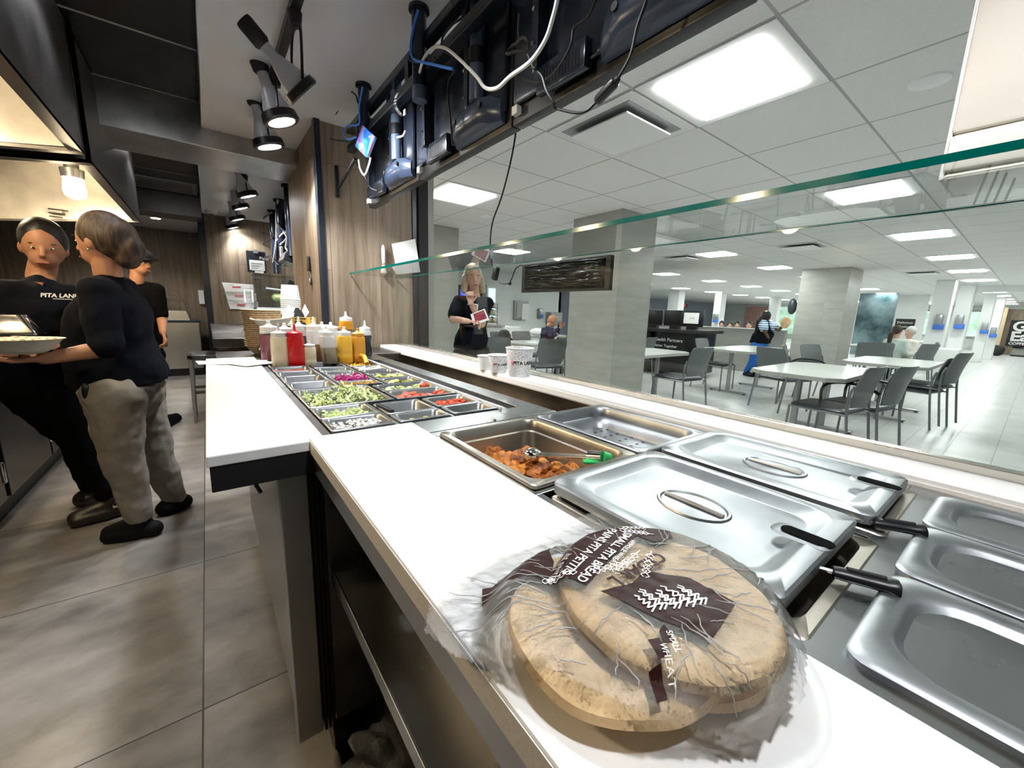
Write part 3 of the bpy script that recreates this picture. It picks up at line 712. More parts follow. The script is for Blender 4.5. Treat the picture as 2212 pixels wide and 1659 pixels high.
# ---------------- salad bar ----------------
x0, x1, y0, y1 = .192, .845, .872, 2.62
deck('salad_counter', [(x0, y0, .212, y1), (.212, y0, x1, .978), (.212, 2.30, x1, y1), (.71, .978, .735, 2.30), (.775, .978, x1, 2.30), (.372, .978, .384, 2.3), (.538, .978, .546, 2.3)], TOP-.002, 'steel', 'brushed steel refrigerated salad counter with three rows of topping pans', 'salad bar')
sb = [o for o in bpy.data.objects if o.name.startswith('salad_counter')][0]
MB().box(.735, .978, TOP-.02, .775, 2.3, TOP-.016).build('drip_groove', 'blackm', sb)
MB().box(.7025, .975, TOP-.002, .7095, 2.32, TOP+.006).build('white_strip', 'white', sb)
MB().box(.20, .97, .75, .85, 2.6, .76).build('well_floor', 'steeldark', sb)
mb = MB()
for (x, y) in ((.81, .90), (.80, .93), (.62, .885), (.79, 1.0), (.83, 2.5)): mb.cyl((x, y, TOP-.002), (x, y, TOP+.001), .005, n=10)
mb.build('screw', 'chrome', sb, True)
t = thing('salad_fridge', 'steel refrigerated cabinet under the salad counter, door edge with black gasket', 'fridge', (.5, 1.7, .1))
MB().box(.105, 1.0, .14, .84, 2.5, .87).build('cabinet', 'steelfridge', t)
MB().box(.095, .975, .138, .155, 1.02, .885, .003).build('door_edge', 'steelfridge', t)
mb = MB()
for k in range(3): mb.box(.158+k*.010, .972, .14, .165+k*.010, 1.0, .885)
mb.build('gasket', 'black', t)
MB().box(.19, .985, .14, .84, 1.0, .87).build('end_panel', 'steeldark', t)
for (x, y) in ((.2, 1.05), (.78, 1.05)): 
    w_ = MB().cyl((x-.015, y, .05), (x+.015, y, .05), .05, n=20); w_.build('wheel', 'black', t, True)
MB().tube([(.06, 1.12, .88), (.062, 1.12, .80), (.07, 1.12, .78)], .005, 6).build('door_hook', 'black', t)
# under-counter steel shelf of the near counter
t = thing('under_shelf', 'brushed steel shelf sticking out under the near worktop', 'shelf', (.25, .2, .6))
MB().box(.197, -1.2, .585, .60, 1.04, .60, .002).build('shelf_top', 'steelx', t)
MB().box(.194, -1.2, .565, .199, 1.04, .601, .001).build('shelf_lip', 'steel', t)
t = thing('support_post', 'square dark steel post under the near counter', 'post', (.31, .98, 0))
MB().box(.295, .96, 0, .325, .99, .90).build('post', 'steeldark', t)
t = thing('plastic_wrap', 'crumpled clear plastic wrap poking out at the bottom edge of the photo', 'plastic wrap', (.2, .85, .1))
mb = MB(); bmesh.ops.create_icosphere(mb.bm, subdivisions=4, radius=.09)
for v in mb.bm.verts: v.co = Vector((0.271,0.850,0.076))+v.co*(1+.7*noise.noise(v.co*22))
mb.build('wrap', 'film', t, True)

M['saladpan'] = steelmat('salad pan steel', (.30, .31, .32), .3, (3, 3, 3), .2)
# ---------------- salad pans and their fillings ----------------
def filling(x0, y0, x1, y1, z, kind, m, name, label, parent=None):
    mb = MB(); cat = name.replace('_', ' ')
    X = lambda: rnd.uniform(x0+.018, x1-.018); Y = lambda: rnd.uniform(y0+.016, y1-.016)
    if kind == 'shreds':
        for k in range(150):
            a = Vector((X(), Y(), z+rnd.uniform(-.012, .012)+.02*math.exp(-((_x-(x0+x1)/2)**2)/.003) if False else z+rnd.uniform(-.012, .012)))
            d = Vector((rnd.uniform(-1, 1), rnd.uniform(-1, 1), rnd.uniform(-.3, .5))).normalized()*rnd.uniform(.010, .022)
            c = a+d*.5+Vector((rnd.uniform(-.005, .005), rnd.uniform(-.005, .005), rnd.uniform(0, .008)))
            mb.tube([a, c, a+d], [.0022, .003, .0012], 4)
    elif kind == 'leaf':
        for k in range(520):
            hx = X(); hy = Y(); bmp = .022*math.exp(-((hx-(x0+.63*(x1-x0)))**2)/.002)
            a = Vector((hx, hy, z+rnd.uniform(-.015, .004)+bmp)); d = Vector((rnd.uniform(-1, 1), rnd.uniform(-1, 1), rnd.uniform(-.4, .6))).normalized()*rnd.uniform(.010, .024)
            n_ = d.cross(Vector((rnd.uniform(-1, 1), rnd.uniform(-1, 1), 1))).normalized()*rnd.uniform(.002, .005)
            c = a+d*.5+Vector((0, 0, rnd.uniform(0, .006)))
            mb.face([a-n_*.6, c-n_, c+n_, a+n_*.6]); mb.face([c-n_, a+d-n_*.3, a+d+n_*.3, c+n_])
    elif kind == 'cubes':
        for k in range(170): mb.obox((X(), Y(), z+rnd.uniform(-.010, .006)), (.011, .009, .009), (rnd.random()*3, rnd.random()*3, rnd.random()*3), .001)
    elif kind == 'slices':
        for k in range(64): 
            p = Vector((X(), Y(), z+rnd.uniform(-.012, .004))); d = Vector((rnd.uniform(-.5, .5), rnd.uniform(-.5, .5), 1)).normalized()
            mb.cyl(p, p+d*.003, .014, n=14)
    elif kind == 'crumb':
        for k in range(260): mb.ball((X(), Y(), z+rnd.uniform(-.01, .003)), rnd.uniform(.002, .0055), 1, jit=.3)
    elif kind == 'liquid':
        mb.loops([rrect(x0+.008, y0+.008, x1-.008, y1-.008, .02, z-.01), rrect(x0+.008, y0+.008, x1-.008, y1-.008, .02, z)], True, True)
    return mb.build(name, m, parent, False, label, cat, None, 'stuff')
F = {}
for n_, c1, c2 in (('lettuce', (.55, .68, .20), (.80, .86, .48)), ('cuke', (.42, .55, .18), (.70, .78, .45)), ('feta', (.80, .80, .76), (.88, .88, .85)), ('beet', (.42, .01, .14), (.62, .04, .30)), ('tomato', (.55, .05, .02), (.72, .14, .06)),
                   ('pickle', (.25, .27, .03), (.45, .45, .10)), ('pepper', (.60, .30, .02), (.75, .45, .05)), ('onion', (.70, .66, .55), (.80, .78, .70)), ('olive', (.03, .02, .03), (.10, .06, .05)), ('jal', (.35, .42, .08), (.6, .62, .22))):
    F[n_] = noisy('food '+n_, c1, c2, 90, .45)
c1x = (.215, .372); c2x = (.386, .536); c3x = (.549, .701)
rows = [
 (c1x, .985, 1.103, 'pan of crumbled white cheese at the near left corner of the salad counter', ('crumb', 'feta', 'crumbled_cheese', 'white crumbled cheese in the near left salad pan', .012)),
 (c1x, 1.110, 1.245, 'pan of diced cucumber behind the white cheese', ('cubes', 'cuke', 'diced_cucumber', 'pale green diced cucumber between the cheese and the lettuce', .028)),
 ((.215, .470), 1.252, 1.540, 'wide pan of shredded lettuce, largest in the salad counter', ('leaf', 'lettuce', 'shredded_lettuce', 'bright green shredded lettuce in the wide salad pan', .016)),
 (c1x, 1.555, 1.705, 'nearly empty pan right behind the lettuce in the left row', None),
 (c1x, 1.712, 1.865, 'second empty pan behind the lettuce in the left row', None),
 (c1x, 1.872, 2.010, 'third empty pan behind the lettuce in the left row', None),
 (c1x, 2.017, 2.150, 'left row pan holding pink slices near the sauce bottles', ('slices', 'tomato', 'pink_slices', 'pink slices deep in the left row pan by the bottles', .035)),
 (c1x, 2.157, 2.285, 'left row pan directly before the red sauce bottle', None),
 (c2x, .985, 1.068, 'shallow pan of lemon pieces in the middle front of the salad counter', None),
 (c2x, 1.075, 1.215, 'empty steel pan with a black clip behind the lemon pieces', None),
 ((.481, .701), 1.385, 1.515, 'pan of cucumber slices with one tomato on its rim', ('slices', 'cuke', 'cucumber_slices', 'green cucumber slices right of the lettuce pan', .026)),
 ((.481, .701), 1.245, 1.378, 'pan of sliced tomato between the cucumber slices and red topping', ('slices', 'tomato', 'tomato_slices', 'red tomato slices right of the lettuce pan', .022)),
 (c3x, 1.085, 1.215, 'pan of diced red tomato in the right row near the front', ('cubes', 'tomato', 'diced_tomato', 'red diced tomato in the right row', .03)),
 (c3x, .985, 1.078, 'empty pan at the near right corner of the salad counter', None),
 (c2x, 1.555, 1.640, 'middle row pan of dark red topping with yellow peppers', ('shreds', 'pepper', 'yellow_peppers', 'yellow hot peppers in the middle row just behind the lettuce', .03)),
 (c2x, 1.647, 1.790, 'middle row pan heaped with magenta pickled turnip', ('shreds', 'beet', 'pickled_turnip', 'bright magenta pickled turnip shreds', .008)),
 (c2x, 1.797, 1.930, 'middle row pan behind the magenta shreds', ('crumb', 'onion', 'chopped_onion', 'pale chopped onion behind the magenta shreds', .03)),
 (c2x, 1.937, 2.060, 'middle row pan two behind the magenta shreds', ('crumb', 'jal', 'chopped_parsley', 'pale green chopped topping two pans behind the magenta shreds', .03)),
 (c2x, 2.067, 2.285, 'wide middle row pan before the small cream bottle', None),
 (c3x, 1.522, 1.650, 'right row pan of olive green pickles beside the cucumber slices', ('slices', 'pickle', 'sliced_pickles', 'olive green sliced pickles in the right row', .028)),
 (c3x, 1.657, 1.780, 'right row pan of green hot peppers', ('slices', 'jal', 'green_pepper_rings', 'yellow green pepper rings in the right row', .010)),
 (c3x, 1.787, 1.905, 'right row pan of dark olives', ('crumb', 'olive', 'dark_olives', 'dark chopped olives in the right row', .02)),
 (c3x, 1.912, 2.050, 'right row pan of pale rings toward the bottles', ('slices', 'onion', 'onion_rings', 'pale rings in the right row near the mustard bottle', .010)),
 (c3x, 2.057, 2.285, 'farthest right row pan, before the yellow sauce bottles', ('cubes', 'pepper', 'diced_yellow_topping', 'orange yellow topping in the farthest right row pan', .03)),
]
for (xs, ya, yb, lab, fl) in rows:
    t = pan('salad_pan', xs[0], ya, xs[1], yb, TOP, .085, 'saladpan', lab, 'salad pan', 'steel salad pans', rim=.010, r=.018, step=False)
    if fl: filling(xs[0], ya, xs[1], yb, TOP-fl[4]*.45, fl[0], F[fl[1]], fl[2], fl[3])
filling(c2x[0], 1.555, c2x[1], 1.640, TOP-.020, 'crumb', F['beet'], 'dark_red_topping', 'dark red topping under the yellow hot peppers')
M['lemon'] = mat('lemon rind', (.62, .48, .10), .4)
for k, xx in enumerate((.412, .436, .458, .478)):
    MB().ball((xx, 1.02+.008*(k % 2), TOP-.014), .012, 2, (1, .9, .8)).build('lemon_piece', 'lemon', None, True, 'pale lemon piece in the front middle salad pan', 'lemon', 'lemon pieces in the front pan')
MB().ball((.66, 1.43, TOP-.0), .016, 2, (1.3, .8, .9), jit=.1).build('tomato_half', F['tomato'], None, True, 'bright red tomato chunk on the rim of the cucumber slice pan', 'tomato')
MB().obox((.395, 1.13, TOP+.002), (.012, .10, .02), (0, 0, .1), .003).build('clip_handle', 'black', None, True, 'black handle lying on the left rim of the empty steel pan', 'handle')
MB().tube(spline([(.66, 2.15, TOP+.0), (.662, 2.19, TOP+.03), (.655, 2.23, TOP+.035)], 4), .012, 8).build('tong_handle', F['pepper'], None, True, 'yellow tongs handle sticking up before the mustard bottle', 'tongs')
# ---------------- sauce bottles ----------------
M['capw'] = mat('white bottle cap', (.78, .78, .77), .35)
M['bottlew'] = mat('milky bottle plastic', (.66, .68, .68), .3, trans=.1)
def smat(n, c): M[n] = noisy(n, c, tuple(x*1.18 for x in c), 20, .28, coat=.3); return n
smat('s_purple', (.16, .05, .065)); smat('s_cream', (.66, .62, .46)); smat('s_dark', (.05, .05, .06)); smat('s_brown', (.19, .11, .075)); smat('s_red', (.52, .006, .008)); smat('s_yellow', (.72, .42, .04)); smat('s_mustard', (.56, .27, .03)); smat('s_grey', (.30, .27, .20)); smat('s_black', (.03, .03, .035)); smat('s_white', (.62, .64, .66)); smat('s_amber', (.50, .22, .01))
M['capr'] = mat('red bottle cap', (.55, .004, .02), .35); M['capm'] = mat('mustard bottle cap', (.56, .28, .04), .35)
def bottle(p, r, h, body, fill, ff, cap, tip, label, lean=0):
    p = Vector(p); t = thing('sauce_bottle', label, 'sauce bottle', p, 'squeeze bottles at the end of the salad counter')
    bh = h*.70; k = r/.035
    def sq(rr, z, q=.55): return rrect(p.x-rr+lean*z, p.y-rr, p.x+rr+lean*z, p.y+rr, rr*q, p.z+z, 4)
    zf = bh*ff
    if ff > .97:
        MB().loops([sq(r*.9, 0), sq(r, .006), sq(r*1.0, bh*.3), sq(r*.97, bh*.35), sq(r, bh*.4), sq(r, bh*.9), sq(r*.93, bh), sq(r*.8, bh+.002)], True, True).build('bottle_body', fill, t, True)
    else:
        MB().loops([sq(r*.9, 0), sq(r, .006), sq(r, zf)], True, True).build('sauce', fill, t, True)
        MB().loops([sq(r, zf), sq(r, bh*.9), sq(r*.93, bh), sq(r*.8, bh+.002)], False, True).build('bottle_body', body, t, True)
    c = Vector((p.x+lean*bh, p.y, p.z+bh))
    prof = [(r*.93, 0), (r*.95, h*.03), (r*.95, h*.10), (r*.86, h*.112), (r*.55, h*.125), (r*.3, h*.15), (r*.17, h*.19)]
    prof += [(r*.12, h*.30), (r*.06, h*.31)] if tip else [(r*.2, h*.2), (r*.2, h*.235), (r*.1, h*.24)]
    MB().lathe(c, prof, 24).build('cap', cap, t, True)
    return t
Q = TOP-.002
B_ = [  # px base, width px, top px
 ((0.253,2.467,0.948), .044, .225, 'bottlew', 's_purple', .93, 'capw', False, 'squeeze bottle of purple brown sauce, farthest left of the bottles'),
 ((0.325,2.460,0.948), .042, .215, 'bottlew', 's_cream', .75, 'capw', False, 'squeeze bottle of pale cream sauce behind the tall nozzle cream one'),
 ((0.390,2.433,0.948), .040, .235, 'bottlew', 's_dark', .82, 'capw', True, 'squeeze bottle of charcoal coloured sauce behind the red bottle'),
 ((0.457,2.405,0.948), .040, .235, 'bottlew', 's_brown', .55, 'capw', True, 'squeeze bottle half full of reddish brown sauce'),
 ((0.529,2.542,0.948), .038, .220, 'bottlew', 's_white', .5, 'capw', False, 'small visible white capped bottle behind the half full brown one'),
 ((0.585,2.495,0.948), .040, .220, 'bottlew', 's_brown', .4, 'capw', False, 'pale squeeze bottle behind the leaning grey one'),
 ((0.268,2.227,0.948), .037, .205, 'bottlew', 's_cream', 1, 'bottlew', True, 'ribbed cream sauce bottle with a tall nozzle beside the red bottle'),
 ((0.335,2.215,0.948), .037, .205, 's_red', 's_red', 1, 'capr', True, 'bright red ketchup squeeze bottle with a red cap'),
 ((0.395,2.208,0.948), .029, .130, 's_cream', 's_cream', 1, 'bottlew', False, 'small short cream bottle at the front right of the red one'),
 ((0.505,2.257,0.948), .036, .205, 'bottlew', 's_grey', .6, 'capw', False, 'leaning bottle with grey brown sauce in its lower half'),
 ((0.576,2.248,0.948), .036, .205, 's_yellow', 's_yellow', 1, 'capw', False, 'yellow sauce bottle with a white cap'),
 ((0.650,2.260,0.948), .034, .195, 's_mustard', 's_mustard', 1, 'capm', False, 'mustard bottle with a mustard coloured cap'),
 ((0.771,2.528,0.948), .034, .215, 'bottlew', 's_black', .85, 'capw', True, 'black sauce bottle at the right end of the bottles'),
]
for b in B_: bottle(*b, lean=(-.12 if 'leaning' in b[8] else 0))
MB().box(.60, 2.52, .948, .74, 2.62, 1.03, .004).build('bottle_stand', 'steeldark', None, False, 'dark steel stand raising the amber bottle behind the others', 'stand')
bottle((.672, 2.57, 1.03), .038, .185, 's_amber', 's_brown', .62, 'capw', True, 'amber and brown sauce bottle raised above the others')
# ---------------- cups ----------------
M['cupprint'] = mat('printed cup card', (.86, .86, .85), .5)
_m = M['cupprint']; v = coords(_m, (1, 1, 1), kind='Object')
br = nd(_m, 'ShaderNodeTexVoronoi', distance='CHEBYCHEV'); br.inputs['Scale'].default_value = 260; lk(_m, v, br.inputs['Vector'])
n2 = ntex(_m, v, 420, 2)
mm = nd(_m, 'ShaderNodeMath', operation='MULTIPLY'); lk(_m, br.outputs[0], mm.inputs[0]); lk(_m, n2, mm.inputs[1])
lk(_m, ramp(_m, mm.outputs[0], [(.22, (.85, .85, .85)), (.27, (.35, .36, .38))]), bsdf(_m).inputs['Base Color'])
def cup(p, r, h, m, label, word=None):
    p = Vector(p); t = thing('paper_cup', label, 'paper cup', p, 'paper cups on the quartz ledge')
    MB().lathe(p, [(r*.74, 0), (r*.75, .002), (r, h), (r*.97, h), (r*.73, .006)], 40, cap1=True).build('cup_wall', m, t, True)
    MB().tube([(p.x+r*math.cos(a*PI/20), p.y+r*math.sin(a*PI/20), p.z+h) for a in range(40)], .0022, 6, True).build('rolled_rim', 'white', t, True)
    if word:
        a0 = math.atan2(-p.y, -p.x)
        rad = lambda z: r*(.75+.25*z/h)
        mb = MB(); zc = h*.42; bh = h*.19
        for k in range(16):
            aa = a0-.2+1.5*k/16-.65; ab = a0-.2+1.5*(k+1)/16-.65
            q = lambda a, z: (p.x+(rad(z)+.0006)*math.cos(a), p.y+(rad(z)+.0006)*math.sin(a), p.z+z)
            mb.face([q(aa, zc), q(ab, zc), q(ab, zc+bh), q(aa, zc+bh)])
        mb.build('name_band', 'white', t)
        me = textmesh(word, h*.165, bold=.02*h*.165*2); mb = MB(); mb.bm.from_mesh(me); bpy.data.meshes.remove(me)
        for v_ in mb.bm.verts:
            z = zc+bh*.18+v_.co.y; a = a0-.50+v_.co.x/rad(z); v_.co = Vector((p.x+(rad(z)+.0012)*math.cos(a), p.y+(rad(z)+.0012)*math.sin(a), p.z+z))
        mb.build('lettering', 'black', t)
        mb = MB(); rr = h*.075
        for (u, w_, s_) in ((0, .0, 1), (.2, .9, .6), (-.5, .8, .5), (.3, -.7, .6)):
            z = zc+bh*.5+w_*rr; a = a0-.62+u*rr/rad(z)
            c = Vector((p.x+(rad(z)+.0008)*math.cos(a), p.y+(rad(z)+.0008)*math.sin(a), p.z+z))
            mb.ball(c, rr*.55*s_, 1)
        mb.build('logo_mark', 'logored', t)
    return t
M['logored'] = mat('pale red print', (.75, .15, .16), .5)
cup((1.093,1.380,0.966), .062, .126, 'cupprint', 'largest printed paper cup, rightmost on the quartz ledge', 'PITA LAND')
cup((1.072,1.509,0.966), .050, .082, 'cupprint', 'middle printed paper cup, partly behind the largest', 'PITA LAND')
cup((1.068,1.609,0.966), .043, .068, 'white', 'plain white paper cup, leftmost and smallest on the quartz ledge')
# ---------------- bagged pita ----------------
M['pita'] = noisy('pita bread', (.58, .39, .195), (.72, .52, .29), 26, .8, bs=.25)
_v = coords(M['pita'], (1, 1, 1)); _n = ntex(M['pita'], _v, 330, 3); _old = [l for l in M['pita'].node_tree.links if l.to_socket == bsdf(M['pita']).inputs['Base Color']][0].from_socket
_mx = nd(M['pita'], 'ShaderNodeMix', data_type='RGBA', blend_type='MULTIPLY'); _mx.inputs[0].default_value = 1; lk(M['pita'], _old, _mx.inputs[6]); lk(M['pita'], ramp(M['pita'], _n, [(.30, (.68, .55, .42)), (.40, (1, 1, 1))]), _mx.inputs[7]); lk(M['pita'], _mx.outputs[2], bsdf(M['pita']).inputs['Base Color'])
Z0 = TOP+.008
PIT = [(.325, .180, .0, .098, .016, 'lowest pita bread of the bag, reaching to the right'), (.268, .190, .012, .096, .016, 'pita bread at the left of the bag, partly under the top one'), (.318, .172, .026, .096, .015, 'top pita bread under the brown printed bag'), ]
for i, (cx, cy, dz, r, th, lab) in enumerate(PIT):
    mb = MB()
    prof = [(r*.2, 0), (r*.9, 0), (r, th*.45), (r*.97, th*.8), (r*.88, th), (r*.5, th*1.12), (r*.02, th*1.15)]
    mb.lathe((cx, cy, Z0+.0015+dz), prof, 64)
    bmesh.ops.subdivide_edges(mb.bm, edges=mb.bm.edges[:], cuts=1)
    for v in mb.bm.verts: v.co.z += .0035*noise.noise(v.co*28+Vector((i*5, 0, 0)))*(1 if v.co.z > Z0+dz+.006 else .1); v.co.x += .004*noise.noise(v.co*14+Vector((9, i, 0))); v.co.y += .004*noise.noise(v.co*14+Vector((3, i, 7)))
    mb.build('pita_bread', 'pita', None, True, lab, 'pita bread', 'pita breads in the clear bag')
def hb(x, y):
    z = Z0+.004
    for (cx, cy, dz, r, th, _) in PIT:
        d = math.hypot(x-cx, y-cy)/r
        if d < 1.35:
            k = 1 if d < .92 else max(0, 1-(d-.92)/.43); k = k*k*(3-2*k)
            z = max(z, Z0+.002+(dz+th*1.2+.0045)*k)
    return z
def hw(x, y):
    p = Vector((x, y, 0)); wv = noise.noise(Vector((x*95+y*30, y*26-x*12, 1)))*.0019+noise.noise(Vector((x*30, y*130+x*60, 5)))*.0014+abs(noise.noise(p*48))*.0022
    inside = any(math.hypot(x-c_[0], y-c_[1]) < c_[3]*.9 for c_ in PIT)
    return hb(x, y)+.002+max(-.0012, wv*(.42 if inside else 1))
OUT = [(.150, .318), (.19, .336), (.234, .349), (.305, .346), (.36, .352), (.421, .352), (.452, .312), (.455, .25), (.442, .206), (.452, .158), (.443, .117), (.403, .085), (.360, .070), (.321, .060), (.27, .066), (.243, .084), (.206, .111), (.180, .165), (.158, .225), (.140, .255), (.132, .29)]
def inpoly(x, y, P):
    c = False; j = len(P)-1
    for i in range(len(P)):
        if (P[i][1] > y) != (P[j][1] > y) and x < (P[j][0]-P[i][0])*(y-P[i][1])/(P[j][1]-P[i][1])+P[i][0]: c = not c
        j = i
    return c
def sheet(P, step, off, zf):
    mb = MB(); xs = [p[0] for p in P]; ys = [p[1] for p in P]; vv = {}
    nx = int((max(xs)-min(xs))/step)+1; ny = int((max(ys)-min(ys))/step)+1
    def V(i, j):
        if (i, j) not in vv:
            x = min(xs)+i*step; y = min(ys)+j*step; vv[i, j] = mb.bm.verts.new((x, y, zf(x, y)+off))
        return vv[i, j]
    for i in range(nx):
        for j in range(ny):
            if inpoly(min(xs)+(i+.5)*step, min(ys)+(j+.5)*step, P): mb.bm.faces.new((V(i, j), V(i+1, j), V(i+1, j+1), V(i, j+1)))
    return mb
def clipsheet(P, off, cuts=5):
    """a patch of the bag cut to a clean outline"""
    mb = MB(); mb.face([(x, y, 0) for x, y in P])
    bmesh.ops.triangulate(mb.bm, faces=mb.bm.faces[:])
    for _ in range(cuts): 
        es = [e for e in mb.bm.edges if e.calc_length() > .0045]
        if es: bmesh.ops.subdivide_edges(mb.bm, edges=es, cuts=1); bmesh.ops.triangulate(mb.bm, faces=mb.bm.faces[:])
    for v in mb.bm.verts: v.co.z = hw(v.co.x, v.co.y)+off
    return mb
bag = thing('bread_bag', 'crumpled clear plastic bag with brown print holding the pita bread', 'bread bag', (.3, .2, Z0))
mb = sheet(OUT, .0024, 0, hw)
mb.build('film', 'film', bag, True)
M['brownprint'] = mat('brown bag print', (.022, .005, .004), .45, spec=.2)
M['whiteprint'] = mat('white bag print', (.85, .84, .82), .3)
for P in ([(.383, .280), (.398, .262), (.402, .222), (.385, .205), (.362, .214), (.357, .232), (.30, .222), (.251, .209), (.236, .248), (.262, .256), (.278, .262), (.333, .274)],
          [(.310, .190), (.338, .160), (.341, .119), (.284, .112), (.268, .150), (.255, .196), (.287, .186)],
          [(.190, .285), (.204, .306), (.216, .304), (.250, .312), (.300, .308), (.34, .296), (.375, .296), (.37, .288), (.33, .286), (.285, .292), (.272, .280), (.262, .262), (.240, .243), (.228, .262), (.214, .266), (.212, .284)],
          [(.268, .142), (.259, .127), (.250, .131), (.258, .140)], [(.252, .136), (.243, .122), (.236, .126), (.243, .140)], [(.236, .124), (.224, .110), (.216, .113), (.228, .128)],
          [(.449, .150), (.447, .132), (.430, .128), (.430, .142)]):
    clipsheet(P, .0006).build('print_band', 'brownprint', bag, True)
def bagtext(s, o, xd, size, bold=0, name='lettering', m='whiteprint', spacing=1):
    me = textmesh(s, size, bold=bold, spacing=spacing); mb = MB(); mb.bm.from_mesh(me); bpy.data.meshes.remove(me)
    xd = Vector((*xd, 0)).normalized(); yd = Vector((-xd.y, xd.x, 0))
    bmesh.ops.triangulate(mb.bm, faces=mb.bm.faces[:])
    for v in mb.bm.verts:
        p = Vector((*o, 0))+xd*v.co.x+yd*v.co.y; v.co = Vector((p.x, p.y, hw(p.x, p.y)+.0014))
    mb.build(name, m, bag)
bagtext('SMALL PITA BREAD', (.352, .2435), (-.97, -.23), .0125, .0002)
bagtext('PAINS PITA PETITS', (.345, .2585), (-.97, -.23), .0125, .0002)
bagtext('WHOLE WHEAT', (.345, .2295), (-.97, -.23), .0075)
bagtext('BL\u00c9 ENTIER', (.272, .2535), (-.97, -.23), .0075)
bagtext('CEDAR L', (.347, .200), (-1, .03), .019, .0007, m='brownprint')
bagtext('SMALL', (.262, .137), (-.62, -.78), .007); bagtext('WHEAT', (.247, .133), (-.62, -.78), .007); bagtext('PITA', (.449, .1375), (-1, -.2), .007)
mb = MB()   # cedar trees and wheat ears in white line print
def stroke(pts, w_):
    for a, b in zip(pts, pts[1:]):
        a = Vector((*a, 0)); b = Vector((*b, 0)); n_ = (b-a).normalized().cross(Vector((0, 0, 1)))*w_
        mb.face([(q.x, q.y, hw(q.x, q.y)+.0014) for q in (a-n_, b-n_, b+n_, a+n_)])
for k in range(9):
    bx = .275+.0055*k+.002*(k % 2); by = .152-.0028*k
    h_ = .022+.008*((k*7) % 3)/2
    pts = [(bx, by+h_)]
    for q in range(9):
        f = 1-q/9; pts.append((bx+(1 if q % 2 else -1)*(.0012+.0042*(1-f)), by+h_*f))
    stroke(pts, .0007)
for (cx, cy, an, L_) in ((.385, .235, 2.6, .03), (.375, .222, 2.3, .03), (.335, .212, 3.3, .045), (.315, .205, 2.9, .04), (.345, .205, 3.6, .04), (.235, .292, .4, .03), (.262, .290, 1.2, .025), (.26, .222, 2.4, .03), (.392, .25, 2.0, .02)):
    d = Vector((math.cos(an), math.sin(an))); n_ = Vector((-d.y, d.x)); stroke([(cx, cy), (cx+d.x*L_, cy+d.y*L_)], .0004)
    for k in range(6):
        q = Vector((cx, cy))+d*L_*(k+1)/6
        for sg in (-1, 1): stroke([tuple(q), tuple(q+d*.004+n_*sg*.004), tuple(q+d*.007+n_*sg*.001)], .0004)
mb.build('tree_and_wheat_print', 'whiteprint', bag)
M['crease'] = filmmat('whitened film crease', .55, .12, 90, .4)  # hazy white film, gives the folds a painted glint
mb = MB(); rc = random.Random(11)
for k in range(70):   # film folds running in from its rim, whitened as painted bright streaks
    i = k % len(OUT); a = Vector((*OUT[i], 0)).lerp(Vector((*OUT[(i+1) % len(OUT)], 0)), rc.random()); c = Vector((.30, .185, 0))
    s0 = rc.uniform(.03, .45); L_ = rc.uniform(.12, .38); tw = rc.uniform(-.02, .02); pts = []
    for q in range(9):
        p = a.lerp(c, s0+L_*q/8); n_ = (c-a).normalized().cross(Vector((0, 0, 1))); p += n_*(tw*(q/8)**2+.0008*math.sin(q*2+k)); pts.append(Vector((p.x, p.y, hw(p.x, p.y)+.0007)))
    mb.tube(pts, [.0002+.0005*math.sin(PI*(q+.3)/9) for q in range(9)], 5)
mb.build('bright_film_creases', 'crease', bag, True, kind='stuff')
# loose papers at the far end of the left worktop
for i, (x, y, a, s_) in enumerate(((.04, 2.45, .1, 1), (.12, 2.38, -.25, 1), (.16, 2.30, .5, .8))):
    t = thing('paper_sheet', ['white printed sheet farthest left on the end of the long worktop', 'white printed sheet in the middle of the worktop end papers', 'white sheet corner reaching under the purple sauce bottle'][i], 'paper', (x, y, TOP+.005+.002*i), 'papers on the worktop end', a)
    mt = WM[t]
    MB().box(-.10*s_, -.07, 0, .10*s_, .07, .0012, mt=mt).build('sheet', 'paper', t)
    mb = MB()
    for k in range(5): mb.box(-.07, -.05+k*.02, .0012, .05-.02*(k % 3), -.047+k*.02, .0016, mt=mt)
    mb.build('print_lines', 'alu', t)

